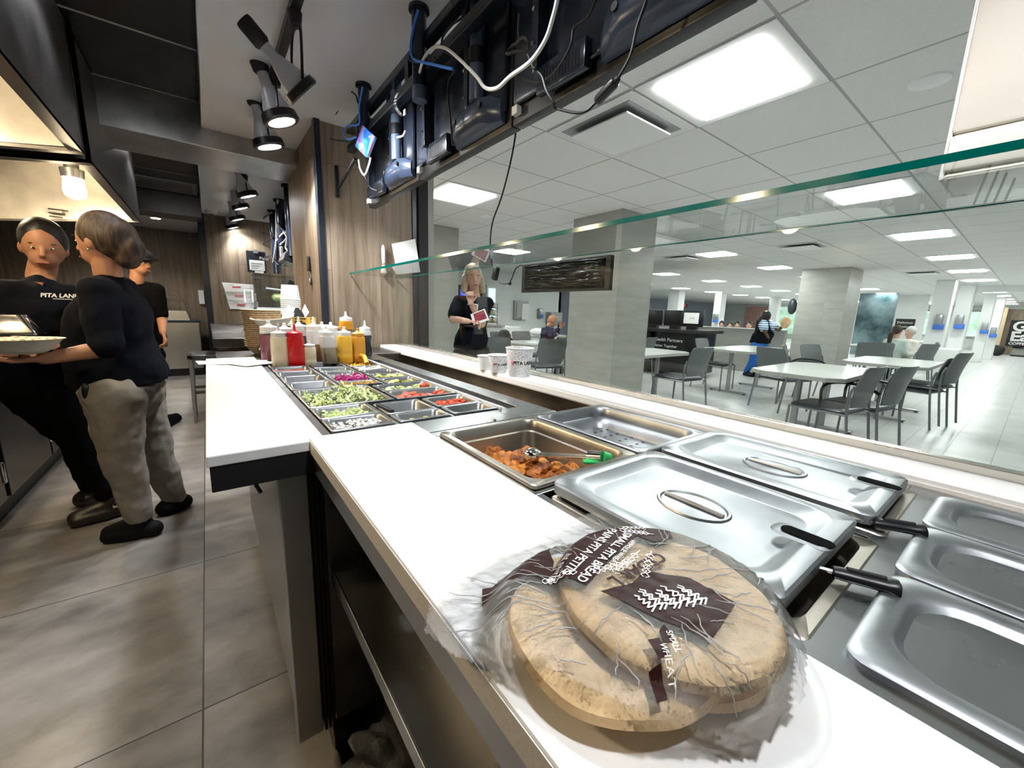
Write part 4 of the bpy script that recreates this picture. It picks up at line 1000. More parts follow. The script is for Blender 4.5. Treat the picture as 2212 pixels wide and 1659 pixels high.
# ---------------- hanging screens (seen from behind) ----------------
M['tvback'] = noisy('screen back plastic', (.010, .013, .022), (.016, .020, .032), 3, .22)
M['tvgrey'] = mat('blue black gloss', (.035, .05, .085), .25)
M['pipeb'] = mat('black painted pipe', (.010, .014, .028), .22)
M['pipeg'] = mat('steel blue tube', (.10, .13, .19), .25, .3)
M['label'] = mat('white sticker', (.9, .9, .9), .5)
def tv(y0, y1, label):
    z0, z1 = 1.885, 2.33
    t = thing('display_screen', label, 'screen', (.92, (y0+y1)/2, z0), 'black screens hung in a row over the guard glass')
    MB().box(.905, y0, z0, .95, y1, z1, .006).build('frame', 'black', t, True)
    MB().box(.948, y0+.012, z0+.015, .9515, y1-.012, z1-.012).build('screen', 'tvgrey', t)
    MB().box(.885, y0+.02, z0+.05, .907, y1-.02, z1-.03, .012).build('back_cover', 'tvback', t, True)
    # curved bulge at the lower end
    ya, yb = y0+.03, y0+.36; prof = []
    for k in range(9):
        f = k/8; prof.append((.885-.075*math.sin(PI*f*.5)**.6*(1 if f < .8 else 1), z0+.03+.09*f))
    poly = [(.90, ya, z0+.02), (.86, ya, z0+.025), (.835, ya, z0+.05), (.83, ya, z0+.09), (.845, ya, z0+.118), (.90, ya, z0+.13)]
    L = []
    for f, sc in ((0, .35), (.12, .8), (.3, 1), (.7, 1), (.88, .8), (1, .35)):
        L.append([(.90-(.90-x)*sc, ya+(yb-ya)*f, z0+.02+(z-z0-.02)*(.6+.4*sc)) for x, y, z in poly])
    MB().loops(L, True, True).build('speaker_bulge', 'tvgrey', t, True)
    for yy in (ya+.07, yb-.08): MB().cyl((.829, yy, z0+.085), (.835, yy, z0+.085), .010, n=16).build('bolt_hole', 'black', t)
    MB().box(.862, y0+.40, z0+.02, .888, y0+.60, z0+.095, .004).build('connector_bay', 'tvback', t, True)
    mb = MB()
    for k in range(12): mb.box(.8605, y0+.42+k*.013, z0+.03, .863, y0+.427+k*.013, z0+.075)
    mb.build('vent_slots', 'black', t)
    MB().box(.8845, y1-.05, z0+.022, .905, y1-.022, z0+.048).build('sticker', 'label', t)
    # mounting arms
    for yy in (y0+.22, y1-.18):
        MB().box(.845, yy-.014, z0+.09, .884, yy+.014, z1+.02, .002).box(.835, yy-.02, z1-.08, .85, yy+.02, z1+.03, .002).build('mounting_arm', 'blacksatin', t)
        for zz in (z0+.15, z0+.24): MB().cyl((.836, yy, zz), (.845, yy, zz), .006, n=10).build('bolt', 'chrome', t, True)
        MB().tube([(.842, yy-.01, z0+.12), (.842, yy, z0+.075), (.842, yy+.012, z0+.085)], .0018, 5).build('pull_cord', 'chrome', t, True)
    yy = y0+.16
    MB().cyl((.858, yy, z0+.12), (.858, yy, z1+.04), .028, n=20).build('support_tube', 'pipeg', t, True)
    MB().cyl((.858, yy, z0+.24), (.858, yy, z0+.29), .032, n=20).build('tube_clamp', 'black', t, True)
tv(2.012, 2.79, 'black screen hung nearest the oak pier')
tv(1.234, 2.008, 'middle one of the three black hung screens')
tv(.455, 1.23, 'black screen hung closest to the camera, at the top edge of the photo')
t = thing('mounting_rail', 'long black steel rails carrying the hung screens', 'rail', (.8, 1.7, 2.3))
MB().box(.800, .1, 2.215, .845, 2.86, 2.255, .003).build('lower_rail', 'blacksatin', t)
MB().box(.800, .1, 2.325, .845, 2.86, 2.36, .003).build('upper_rail', 'blacksatin', t)
for y in (.5, 1.2, 1.9, 2.65): MB().box(.80, y-.02, 2.25, .84, y+.02, 2.33, .002).build('spacer_plate', 'black', t)
for i, (y, l) in enumerate(((1.737, 'middle black ceiling pipe with a blue cable along it'), (2.467, 'black ceiling pipe beside the small blue and purple box'), (1.05, 'black ceiling pipe cut by the top edge of the photo'))):
    t = thing('ceiling_pipe', l, 'pipe', (.79, y, KC))
    MB().cyl((.79, y, KC), (.79, y, 2.13), .030, n=24).build('tube', 'pipeb', t, True)
    MB().cyl((.79, y, KC), (.79, y, KC-.012), .042, n=24).build('flange', 'pipeb', t, True)
    if i != 2: MB().cyl((.79, y, 2.16), (.79, y, 2.11), .031, n=24).build('end_sleeve', 'pipeg', t, True)
t = thing('wall_bracket', 'black screwed bracket on the oak pier behind the screens', 'bracket', (.75, 3.09, 2.1))
MB().box(.775, 3.075, 1.99, .80, 3.098, 2.19, .002).build('plate', 'black', t)
MB().tube([(.79, 3.08, 2.04), (.84, 2.83, 2.18)], .012, 6).build('arm', 'black', t)
mb = MB()
for z in (2.01, 2.08, 2.17): mb.cyl((.787, 3.07, z), (.787, 3.076, z), .006, n=10)
mb.build('screw_head', 'chrome', t)
def cable(pts, r, m, label, name='cable', cat='cable', k=7, n=7):
    return MB().tube(spline(pts, k), r, n).build(name, m, None, True, label, cat)
M['cablew'] = mat('white cable', (.8, .8, .78), .4); M['cableb'] = mat('blue cable', (.05, .25, .85), .45); M['cablek'] = mat('black cable', (.006, .006, .007), .5, spec=.3)
cable([(0.780,1.716,2.203), (0.750,1.611,2.199), (0.740,1.514,2.190), (0.740,1.420,2.150), (0.740,1.318,2.073), (0.740,1.205,1.976), (0.740,1.152,1.924), (0.740,1.087,1.899), (0.740,1.023,1.904), (0.740,0.932,1.904), (0.740,0.875,1.929), (0.740,0.851,1.965), (0.740,0.838,1.996), (0.740,0.835,2.019)], .0055, 'cablew', 'thick white cable sagging in a big curve across the screens')
cable([(0.755,1.669,2.395), (0.755,1.715,2.356), (0.755,1.744,2.295), (0.750,1.698,2.235), (0.750,1.551,2.158), (0.760,1.396,2.081)], .005, 'cableb', 'blue network cable running down the middle ceiling pipe')
cable([(0.750,1.748,2.270), (0.750,1.721,2.237), (0.760,1.612,2.196), (0.770,1.552,2.186)], .004, 'cablek', 'short black cable tied round the middle ceiling pipe')
cable([(0.755,2.373,2.392), (0.755,2.439,2.322), (0.755,2.457,2.241), (0.750,2.661,2.294), (0.750,2.744,2.279), (0.750,2.671,2.224), (0.760,2.524,2.196)], .0045, 'cableb', 'blue cable looping beside the blue and purple box')
cable([(0.760,2.477,2.355), (0.760,2.514,2.407), (0.760,2.651,2.477), (0.760,2.811,2.490), (0.760,2.906,2.451), (0.760,3.277,2.490), (0.760,3.301,2.450), (0.760,3.081,2.349), (0.760,2.661,2.212)], .0036, 'cablek', 'thin black cable loop left of the far ceiling pipe')
cable([(0.780,1.327,2.277), (0.780,1.362,2.235), (0.780,1.444,2.246), (0.780,1.515,2.235), (0.780,1.490,2.185), (0.790,1.427,2.140)], .0038, 'cablek', 'thin black cable coming down from the ceiling at the top centre')
cable([(0.760,1.015,2.062), (0.760,1.017,2.018), (0.760,1.006,1.989)], .0038, 'cablek', 'black lead holding the tied cable coil')
cable([(0.760,0.971,1.944), (0.760,0.945,1.902), (0.760,0.908,1.866), (0.760,0.887,1.825), (0.770,0.867,1.791), (0.780,0.870,1.783), (0.790,0.809,1.754), (0.790,0.769,1.744), (0.800,0.747,1.758)], .0036, 'cablek', 'thin black cable from the coil to the black inline adapter')
cable([(0.800,0.683,1.784), (0.800,0.651,1.819), (0.800,0.639,1.867), (0.800,0.621,1.906), (0.800,0.617,1.926)], .0038, 'cablek', 'black cable rising from the inline adapter to the top of the photo')
cable([(0.800,0.763,1.993), (0.800,0.790,1.963), (0.800,0.836,1.960), (0.800,0.846,1.924), (0.800,0.899,1.887), (0.800,0.965,1.887), (0.800,1.040,1.925), (0.820,1.127,1.992)], .0038, 'cablek', 'loose black cable hanging in front of the nearest screen')
cable([(0.800,1.445,2.114), (0.800,1.498,2.096), (0.800,1.505,2.052), (0.800,1.489,1.975), (0.820,1.503,1.884)], .0038, 'cablek', 'black cable dropping along the back of the middle screen')
a = Vector((0.800,0.747,1.758)); b = Vector((0.800,0.683,1.784)); d = (b-a).normalized()
t = thing('inline_adapter', 'black inline power adapter hanging by its cable under the nearest screen', 'power adapter', a)
MB().caps(a+d*.012, .012, b-d*.012, .013).build('adapter_body', 'black', t, True)
MB().cyl(b-d*.012, b+d*.004, .013, .006).build('strain_relief', 'blackm', t, True)
cc = Vector((0.760,1.021,1.984)); q = []
for k in range(84):
    a_ = k*2*PI/14; r_ = .030+.006*math.sin(k*1.7); q.append(cc+Vector((.008*math.sin(k*.9), -.050*math.cos(a_), -.7*r_*math.sin(a_)*abs(math.cos(a_))**.4-.012*math.cos(a_))))
MB().tube(q, .0028, 6).build('coil', M['cablek'], None, True, 'bundled black cable coil hanging in front of the middle screen', 'cable coil').name = 'cable_coil'
# blue and purple media box
M['puck'] = mat('blue purple print', (.1, .2, .9), .15, coat=1)
_v = coords(M['puck'], (1, 1, 1), kind='Object'); _w = nd(M['puck'], 'ShaderNodeTexWave'); _w.inputs['Scale'].default_value = 9; _w.inputs['Distortion'].default_value = 6; lk(M['puck'], _v, _w.inputs['Vector'])
lk(M['puck'], ramp(M['puck'], _w.outputs[0], [(.0, (.04, .10, .75)), (.4, (.04, .35, .9)), (.65, (.15, .6, .95)), (1, (.45, .12, .7))]), bsdf(M['puck']).inputs['Base Color'])
p = Vector((0.745,2.325,2.111)); t = thing('media_box', 'small square box with a shiny blue and purple front, tied to the pipe', 'media box', p)
MB().obox(p, (.014, .115, .115), (R(38), 0, R(20)), .004).build('case', 'puck', t, True)
MB().obox(p+Vector((.009, .003, 0)), (.012, .110, .110), (R(38), 0, R(20)), .003).build('back_case', 'white', t, True)
cable([(0.760,2.496,2.070), (0.760,2.476,2.017), (0.760,2.398,1.967), (0.760,2.322,2.002), (0.770,2.326,2.040)], .005, 'cablew', 'white cable loop hanging below the blue and purple box')
cable([(0.800,2.019,2.056), (0.800,1.951,2.043), (0.800,1.917,2.055)], .004, 'cablew', 'short white cable end under the lower rail')
cable([(0.760,2.540,2.069), (0.780,2.566,2.055), (0.800,2.509,1.984), (0.820,2.493,1.934), (0.840,2.435,1.908)], .003, 'cablek', 'thin black cable hanging beside the far screen end')
t = thing('plastic_strap', 'curled clear plastic strap with a white tag on the middle pipe', 'strap', (0.790,1.931,2.176))
mb = MB(); pts = [Vector(v) for v in ((0.765,1.857,2.186), (0.765,1.932,2.201), (0.765,1.962,2.179), (0.765,1.947,2.143), (0.765,1.883,2.091))]
pts = spline(pts, 5)
for a, b in zip(pts, pts[1:]): mb.face([a, b, b+Vector((.004, -.018, 0)), a+Vector((.004, -.018, 0))])
mb.build('band', 'film', t, True)
MB().obox(Vector((0.762,1.833,2.091)), (.004, .02, .022)).build('tag', 'label', t)
# ---------------- cable, adapter and black sign hanging outside the glass ----------------
cable([(1.000,1.288,2.120), (1.020,1.344,2.023), (1.050,1.420,1.888), (1.080,1.527,1.755), (1.100,1.628,1.657), (1.100,1.644,1.555), (1.100,1.624,1.461)], .0036, 'cablek', 'long thin black cable hanging from the screens past the glass')
a = Vector((1.100,1.616,1.456)); b = Vector((1.100,1.571,1.390)); 
t = thing('power_adapter', 'black oblong power adapter dangling in front of the woman with the booklet', 'power adapter', a)
MB().obox((a+b)/2, (.022, .030, .062), (0, R(0), R(0)), .005).xf(Matrix.Translation((a+b)/2) @ Matrix.Rotation(R(18), 4, 'X') @ Matrix.Translation(-(a+b)/2)).build('adapter_body', 'black', t, True)
cable([(1.100,1.571,1.390), (1.100,1.537,1.374), (1.100,1.490,1.375), (1.100,1.467,1.392), (1.100,1.442,1.432), (1.120,1.442,1.448), (1.160,1.469,1.458)], .0026, 'cablek', 'short black lead from the dangling adapter to the black sign')
p = Vector((1.100,1.480,1.374)); MB().ball(p, .009, 2, (1, 1.2, 1)).build('ferrite_bead', 'black', None, True, 'small black bead on the short lead left of the black sign', 'cable bead')
M['gloss'] = mat('glossy black film', (.004, .004, .004), .2, spec=.3); bump(M['gloss'], ntex(M['gloss'], coords(M['gloss'], (1, 1, 6), kind='World'), 7, 3), .5, .02)
t = thing('light_sign', 'black wrapped oblong sign box seen from behind, hung outside the glass', 'sign box', (1.23, 1.27, 1.34))
MB().box(1.215, 1.006, 1.34, 1.235, 1.540, 1.470, .003).build('frame', 'black', t)
MB().loops([[(1.2148, 1.03, 1.35), (1.2148, 1.515, 1.35), (1.2148, 1.515, 1.462), (1.2148, 1.03, 1.462)], [(1.209, 1.06, 1.362), (1.209, 1.49, 1.362), (1.209, 1.49, 1.45), (1.209, 1.06, 1.45)]]).build('wrapped_back', 'gloss', t, False)
# back of a white POS terminal standing at the right edge
M['housing'] = noisy('aged white plastic', (.78, .74, .68), (.84, .81, .76), 5, .35)  # cream tone, slightly mottled
t = thing('terminal_housing', 'tall creamy white plastic housing standing on the glass shelf at the right edge', 'plastic housing', (1.05, -.1, 1.488))
y0, y1 = -.34, .142
def slab(z0_, z1_, xf, nm, rb=.02):
    MB().box(xf, y0, z0_, 1.15, y1, z1_, rb*.3).build(nm, 'housing', t, True)
slab(1.56, 2.1, 1.00, 'upper_cover'); slab(1.502, 1.557, .998, 'lower_cover'); slab(1.489, 1.500, 1.004, 'foot')
MB().box(1.004, y1-.002, 1.49, 1.14, y1+.004, 2.1, .002).build('side_cover', 'white', t)
# ---------------- notes and brush on the pier ----------------
t = thing('pastry_brush', 'white handled pastry brush standing on the glass shelf by the oak pier', 'brush', (1.088,3.060,1.503))
a = Vector((1.088,3.060,1.496)); 
MB().lathe(a, [(.018, 0), (.024, .01), (.016, .045), (.012, .06), (.011, .07)], 16).build('bristles', 'cream', t, True)
MB().lathe(a+Vector((0, 0, .065)), [(.013, 0), (.013, .012)], 16).build('ferrule', 'chrome', t, True)
MB().lathe(a+Vector((0, 0, .077)), [(.010, 0), (.013, .05), (.014, .10), (.010, .125), (.003, .135)], 16).build('handle', 'white', t, True)
t = thing('wall_note', 'folded white paper note taped to the oak pier above the glass', 'paper note', (1.241,3.000,1.631))
P = [Vector(v) for v in ((1.146,3.040,1.718), (1.335,3.040,1.779), (1.355,3.030,1.628), (1.164,3.020,1.581))]
P2 = [Vector(v) for v in ((1.164,3.020,1.581), (1.355,3.030,1.628), (1.379,3.050,1.533), (1.181,3.040,1.499), (1.142,3.030,1.546))]
MB().prism(P, (0, .002, 0)).build('upper_half', 'paper', t); MB().prism(P2, (0, .002, 0)).build('lower_half', 'paper', t)
MB().tube([Vector((1.216,3.030,1.614)), Vector((1.215,3.035,1.665)), Vector((1.231,3.036,1.701))], .0012, 4).tube([Vector((1.227,3.030,1.615)), Vector((1.233,3.035,1.657)), Vector((1.231,3.036,1.698))], .0012, 4).build('pen_mark', 'cableb', t)
t = thing('can_opener', 'black handled scissors hanging from a nail on the side of the pier', 'scissors', (0.664,3.525,1.511))
a = Vector((0.655,3.483,1.607)); b = Vector((0.655,3.477,1.507)); c = Vector((0.655,3.439,1.402))
t.name = 'hanging_scissors'
MB().caps(a, .012, b, .014).build('handle', 'black', t, True)
MB().tube(spline([b, (b+c)/2+Vector((0, .02, 0)), c, (b+c)/2-Vector((0, .02, 0)), b], 4), .006, 6).build('blade_loop', 'black', t, True)
MB().cyl(b-Vector((.0, 0, .01)), b+Vector((0, 0, .012)), .012).build('ring', F['pepper'], t, True)
# ---------------- cable tangle and screens beyond the pier ----------------
for i, (x, y, zb, l) in enumerate(((.775, 4.9, 1.75, 'black ceiling pipe right against the pier edge, far service window'), (.79, 5.64, 1.7, 'middle black ceiling pipe of the far service window'), (.80, 6.33, 1.65, 'leftmost black ceiling pipe of the far service window'))):
    t = thing('ceiling_pipe', l, 'pipe', (x, y, KC)); MB().cyl((x, y, KC), (x, y, zb), .05, n=18).build('tube', 'pipeb', t, True); MB().cyl((x, y, KC), (x, y, KC-.02), .07, n=18).build('flange', 'pipeb', t, True)
t = thing('display_screen', 'black screen back seen edge on beyond the pier', 'screen', (.9, 5.6, 1.7)); MB().box(.90, 4.5, 1.885, .95, 6.8, 2.33, .01).build('frame', 'black', t)
MB().obox(Vector((0.760,5.136,1.736)), (.12, .40, .10), (0, R(20), 0), .01).build('connector_bay', 'tvback', t)
P = lambda *a: Vector(a)
t = thing('power_strip', 'white power strip tangled in cables beyond the pier', 'power strip', (0.760,5.550,1.874))
MB().obox(Vector((0.760,5.562,1.849)), (.03, .05, .13), (.15, 0, 0), .006).build('strip_body', 'white', t, True)
t = thing('label_card', 'white printed cable label card hanging among the far cables', 'label card', (0.760,5.027,2.130)); MB().obox(Vector((0.760,5.022,2.144)), (.01, .13, .30), (.12, 0, 0), .004).build('card', 'paper', t)
MB().obox(Vector((0.760,5.013,2.021)), (.02, .12, .10), (.5, 0, 0), .004).build('junction_box', 'alu', None, False, 'grey junction box under the far label card', 'junction box')
MB().obox(Vector((0.760,4.921,1.883)), (.03, .08, .20), (-.2, 0, 0), .008).build('adapter_brick', 'white', None, False, 'white adapter brick lowest right in the far cable tangle', 'power adapter')
cable([(0.760,5.568,2.430), (0.760,5.770,2.270), (0.760,5.892,2.045), (0.760,6.099,1.899), (0.760,6.345,1.785)], .012, 'cablew', 'long white cable dropping through the far cable tangle')
for i, (l, m_, pts) in enumerate((('thin white lead looping left in the far cable tangle', 'cablew', [(0.760,5.867,2.015), (0.760,5.400,2.037), (0.760,4.937,1.988), (0.760,5.270,1.947), (0.760,5.632,1.935), (0.760,5.634,1.856)]),
        ('black lead crossing the far cable tangle', 'cablek', [(0.760,5.661,2.252), (0.760,5.534,2.131), (0.760,5.136,2.028), (0.760,4.831,2.033)]),
        ('pale lead hooked round the far adapter brick', 'cablew', [(0.760,5.323,2.052), (0.760,5.106,1.952), (0.760,5.239,1.869), (0.760,4.987,1.796)]),
        ('thin black cable looping left from the farthest ceiling pipe', 'cablek', [(0.760,6.087,2.385), (0.760,6.857,2.439), (0.760,7.685,2.513), (0.760,7.770,2.407), (0.760,6.851,2.202), (0.760,6.176,2.078)]),
        ('lower black cable loop left of the far cable tangle', 'cablek', [(0.760,6.167,2.094), (0.760,7.188,2.132), (0.760,7.551,2.068), (0.760,7.321,1.945), (0.760,6.521,1.896), (0.760,6.237,1.812), (0.760,5.858,1.722)]))):
    cable(pts, .009, m_, l)

# ---------------- things at the far end of the kitchen ----------------
t = thing('order_board', 'clipboard with a dark headed printed sheet on the far brown wall', 'clipboard', (0.649,7.280,1.863))
a = Vector((0.532,7.270,2.009)); b = Vector((0.775,7.270,1.704))
MB().box(a.x, 7.26, b.z, b.x, 7.28, a.z).build('board', 'navy', t)
MB().box(a.x+.03, 7.252, b.z+.03, b.x-.02, 7.26, a.z-.13).build('sheet', 'paper', t)
MB().box(a.x+.09, 7.25, b.z-.01, b.x-.04, 7.258, b.z+.05).build('lower_card', 'paper', t)
MB().box(a.x+.09, 7.25, a.z-.03, b.x-.09, 7.262, a.z+.02).build('clip', 'alu', t)
text('Pizza', .06, (a.x+.16, 7.249, a.z-.115), (1, 0, 0), (0, 0, 1), 'heading', 'paper', t)
mb = MB()
for k in range(7): mb.box(a.x+.05, 7.25, a.z-.18-k*.035, b.x-.05-.03*(k % 3), 7.2525, a.z-.172-k*.035)
mb.build('print_line', 'alu', t)
t = thing('wall_flyer', 'white printed menu flyer in three folds on the far brown wall', 'flyer', (0.323,7.280,1.270))
for k in range(3):
    a = Vector((.225+.02*k, 7.26, 1.53-.125*k)); 
    MB().loops([[(a.x-.02, 7.27, a.z), (a.x+.37, 7.27, a.z-.01), (a.x+.37, 7.262, a.z-.128), (a.x+.01, 7.262, a.z-.128)]], False, True).build('fold', 'paper', t)
    MB().box(a.x+.10, 7.24, a.z-.07, a.x+.20, 7.25, a.z-.05).build('red_print', 'logored', t)
    mb = MB()
    for q in range(3): mb.box(a.x+.06+q*.1, 7.242, a.z-.03-.02*q, a.x+.12+q*.1, 7.25, a.z-.025-.02*q)
    mb.build('text_print', 'alu', t)
MB().box(-.10, 9.44, 1.20, -.02, 9.5, 1.45, .003).build('switch_plate', 'white', None, False, 'white wall plate on the far oak wall by the corner trim', 'wall plate')
# acrylic shelf unit
t = thing('acrylic_case', 'clear acrylic display case on the far counter against the brown wall', 'display case', (.85, 7.0, .95))
a = Vector((0.536,6.900,1.652)); b = Vector((1.090,6.900,1.197))
for z in (a.z-.01, (a.z+b.z)/2+.06, (a.z*.3+b.z*.7), b.z): MB().box(a.x, 6.6, z-.006, b.x+.25, 7.1, z+.006).build('shelf', 'acrylic', t)
MB().box(a.x-.01, 6.6, b.z, a.x+.01, 7.1, a.z).build('side_panel', 'acrylic', t)
MB().box(a.x, 7.1, b.z, b.x+.25, 7.11, a.z).build('back_panel', 'acrylic', t)
MB().box(a.x+.02, 6.62, .94, b.x+.2, 7.1, b.z-.006).build('base_box', 'whitewall', t)
MB().tube([(a.x-.11, 6.62, b.z+.06), (a.x-.02, 6.62, b.z+.06), (a.x-.02, 6.62, b.z+.22), (a.x-.11, 6.62, b.z+.22)], .012, 8, True).build('handle', 'white', t, True)
M['leafg'] = noisy('green wrapped bun', (.10, .35, .06), (.65, .60, .30), 18, .5)
MB().caps((0.818,6.800,1.342), .055, (0.972,6.800,1.336), .05).build('wrapped_roll', 'leafg', None, True, 'green and yellow wrapped roll on the acrylic shelf', 'wrapped food')
MB().obox(Vector((0.813,6.800,1.454)), (.22, .14, .02), (0, .08, 0), .004).build('foil_sheet', 'paper', None, False, 'white wrapping sheet on the upper acrylic shelf', 'paper')
MB().obox(Vector((1.020,6.800,1.519)), (.13, .12, .14), (0, .5, 0), .01).build('black_box', 'black', None, False, 'small black box tilted on the top acrylic shelf', 'box')
# counter and shelf behind the bottles
MB().box(.02, 2.64, .90, 1.13, 3.06, .945, .003).build('rear_worktop', 'steeldark', None, False, 'dark steel worktop behind the sauce bottles', 'worktop')
MB().box(.02, 4.25, .86, 1.13, 7.2, .94, .003).build('rear_worktop', 'steeldark', None, False, 'dark worktop of the far service window', 'worktop')
# stack of fibre bowls
t = None
bx, by = .272, 2.86
def bowl(p, r, h, label, group=None, tilt=(0, 0, 0), m='cream'):
    mb = MB(); sx = 1.0
    mb.lathe((0, 0, 0), [(r*.62, 0), (r*.86, h*.55), (r*.97, h*.96), (r*1.05, h), (r*1.05, h*1.03), (r*.96, h*1.02), (r*.84, h*.6), (r*.60, h*.08)], 40)
    mb.xf(Matrix.Translation(p) @ Euler(tilt).to_matrix().to_4x4())
    return mb.build('fibre_bowl', m, None, True, label, 'bowl', group)
M['kraft'] = noisy('fibre bowl rims', (.42, .30, .18), (.62, .50, .34), 60, .8)
first = bowl((bx, by, .947), .105, .05, 'lowest brown fibre bowl of the tall stack behind the bottles', 'stacked fibre bowls', m='kraft')
N = 19
for k in range(1, N):
    w_ = ['plain', 'plain'][0]
    lab = 'uppermost of the tall stack of fibre bowls behind the bottles' if k == N-1 else 'brown fibre bowl inside the tall stack behind the bottles'
    dup(first, (first.location.x+.0012*math.sin(k*2.1)-.0012*k*.5+.0, first.location.y, first.location.z+k*.0118), 0, lab, 'stacked fibre bowls')
bowl((0.310,2.750,1.120), .108, .052, 'cream fibre bowl lying tilted in front of the tall bowl stack', None, (R(6), R(-6), 0))
MB().box(.385, 2.66, 1.108, .66, 2.98, 1.120, .002).build('wood_shelf', 'kraft', None, False, 'thin wooden shelf behind the white bottle caps', 'shelf')
MB().box(.63, 2.94, .945, .65, 2.97, 1.108).build('shelf_bracket', 'steeldark', None, False, 'dark bracket holding the right end of the thin wooden shelf', 'shelf support')
MB().box(.395, 2.94, .945, .415, 2.97, 1.108).build('shelf_bracket', 'steeldark', None, False, 'dark bracket holding the left end of the thin wooden shelf', 'shelf support')
t = thing('price_sign', 'yellow printed card standing behind the bottle caps', 'sign', (0.467,2.720,1.133))
a = Vector((0.404,2.720,1.174)); b = Vector((0.531,2.720,1.125))
M['yellowcard'] = mat('yellow card', (.78, .52, .10), .6)
MB().box(a.x, 2.715, b.z-.005, b.x, 2.72, a.z).build('card', 'yellowcard', t)
mb = MB()
for q, (u, v_, w_) in enumerate(((.08, .82, .5), (.08, .5, .35), (.08, .3, .45), (.08, .16, .5), (.78, .82, .15), (.78, .45, .14))): mb.box(a.x+(b.x-a.x)*u, 2.712, b.z+(a.z-b.z)*v_-.004, a.x+(b.x-a.x)*(u+w_), 2.715, b.z+(a.z-b.z)*v_+.003)
mb.build('print_line', 'black', t)
# black takeout box and cup tower
t = thing('takeout_box', 'open black and white takeout box beside the yellow card', 'takeout box', (.72, 2.88, 1.15))
a = Vector((0.380,2.850,1.254)); b = Vector((0.518,2.850,1.163))
MB().loops([[(a.x+.03, 2.80, b.z), (b.x-.02, 2.80, b.z), (b.x-.02, 2.95, b.z), (a.x+.03, 2.95, b.z)], [(a.x+.06, 2.82, (a.z+b.z)/2+.02), (b.x-.06, 2.82, (a.z+b.z)/2+.02), (b.x-.06, 2.93, (a.z+b.z)/2+.02), (a.x+.06, 2.93, (a.z+b.z)/2+.02)]], True, True).build('box_body', 'blackm', t)
MB().loops([[(a.x+.03, 2.80, b.z+.01), (a.x+.08, 2.82, b.z+.055), (a.x+.02, 2.83, a.z-.01), (a.x+.005, 2.80, b.z+.05)]], False, True).build('left_flap', 'paper', t)
MB().loops([[(b.x-.03, 2.80, b.z+.005), (b.x-.005, 2.80, b.z+.04), (b.x-.02, 2.84, a.z), (b.x-.045, 2.80, b.z+.05)]], False, True).build('right_flap', 'paper', t)
t = thing('cup_tower', 'upside down stack of printed paper cups near the pier', 'cup stack', (0.441,3.000,1.226))
p = Vector((0.443,3.000,1.217))
for k in range(6): MB().lathe((p.x, p.y, p.z+k*.012), [(.060, 0), (.060, .004), (.057, .010)], 28).build('cup_rim', 'white', t, True)
MB().lathe((p.x, p.y, p.z+.07), [(.058, 0), (.048, .085)], 28).build('top_cup', 'cupprint', t, True)
# cluttered holder with glasses and straws beside the purple bottle
t = thing('napkin_box', 'clear box of napkins and black lids left of the purple bottle', 'dispenser', (.30, 2.58, .95))
MB().box(.215, 2.645, .947, .36, 2.78, .952).build('base', 'black', t)
MB().box(.216, 2.65, .952, .359, 2.775, 1.0).build('case', 'acrylic', t)
MB().loops([[(.215, 2.66, .99), (.30, 2.66, .955), (.32, 2.68, .99), (.245, 2.68, 1.04)]], False, True).loops([[(.32, 2.66, .97), (.345, 2.66, .965), (.35, 2.68, 1.02), (.33, 2.68, 1.03)]], False, True).build('napkins', 'paper', t)
for (x, z) in ((.315, .975), (.318, .995)): MB().box(x, 2.655, z-.006, x+.03, 2.67, z+.006, .002).build('lid_stack', 'black', t)
t = thing('dial_gauge', 'round black rimmed lid standing behind the purple bottle', 'lid', (.34, 2.64, .95))
MB().tube([(.352+.012*math.cos(k*PI/12), 2.63, 1.0+.045*math.sin(k*PI/12)) for k in range(24)], .0025, 6, True).build('rim', 'paper', t, True)
MB().lathe((.352, 2.635, 1.0), [(.001, 0), (.001, .001)], 8, (0, 1, 0)).loops([[(.352+.011*math.cos(k*PI/12), 2.634, 1.0+.043*math.sin(k*PI/12)) for k in range(24)]], False, True).build('disc', 'black', t)
t.name = 'round_lid'
# metal stool
t = thing('metal_stool', 'dark metal stool behind the end of the long worktop', 'stool', (.02, 5.35, 0))
MB().loops([rrect(-.20, 5.15, .22, 5.55, .04, .66), rrect(-.205, 5.145, .225, 5.555, .05, .70), rrect(-.19, 5.16, .21, 5.54, .05, .712)], True, True).build('seat', 'steeldark', t, True)
for (sx, sy) in ((-1, -1), (1, -1), (-1, 1), (1, 1)): MB().loops([rrect(.01+sx*.185-.018, 5.35+sy*.175-.018, .01+sx*.185+.018, 5.35+sy*.175+.018, .004, .67), rrect(.01+sx*.20-.012, 5.35+sy*.19-.012, .01+sx*.20+.012, 5.35+sy*.19+.012, .003, 0)], True, True).build('leg', 'alu', t)
MB().box(-.18, 5.17, .30, .20, 5.19, .33).build('stretcher', 'steeldark', t); MB().box(-.18, 5.51, .30, .20, 5.53, .33).build('stretcher', 'steeldark', t)
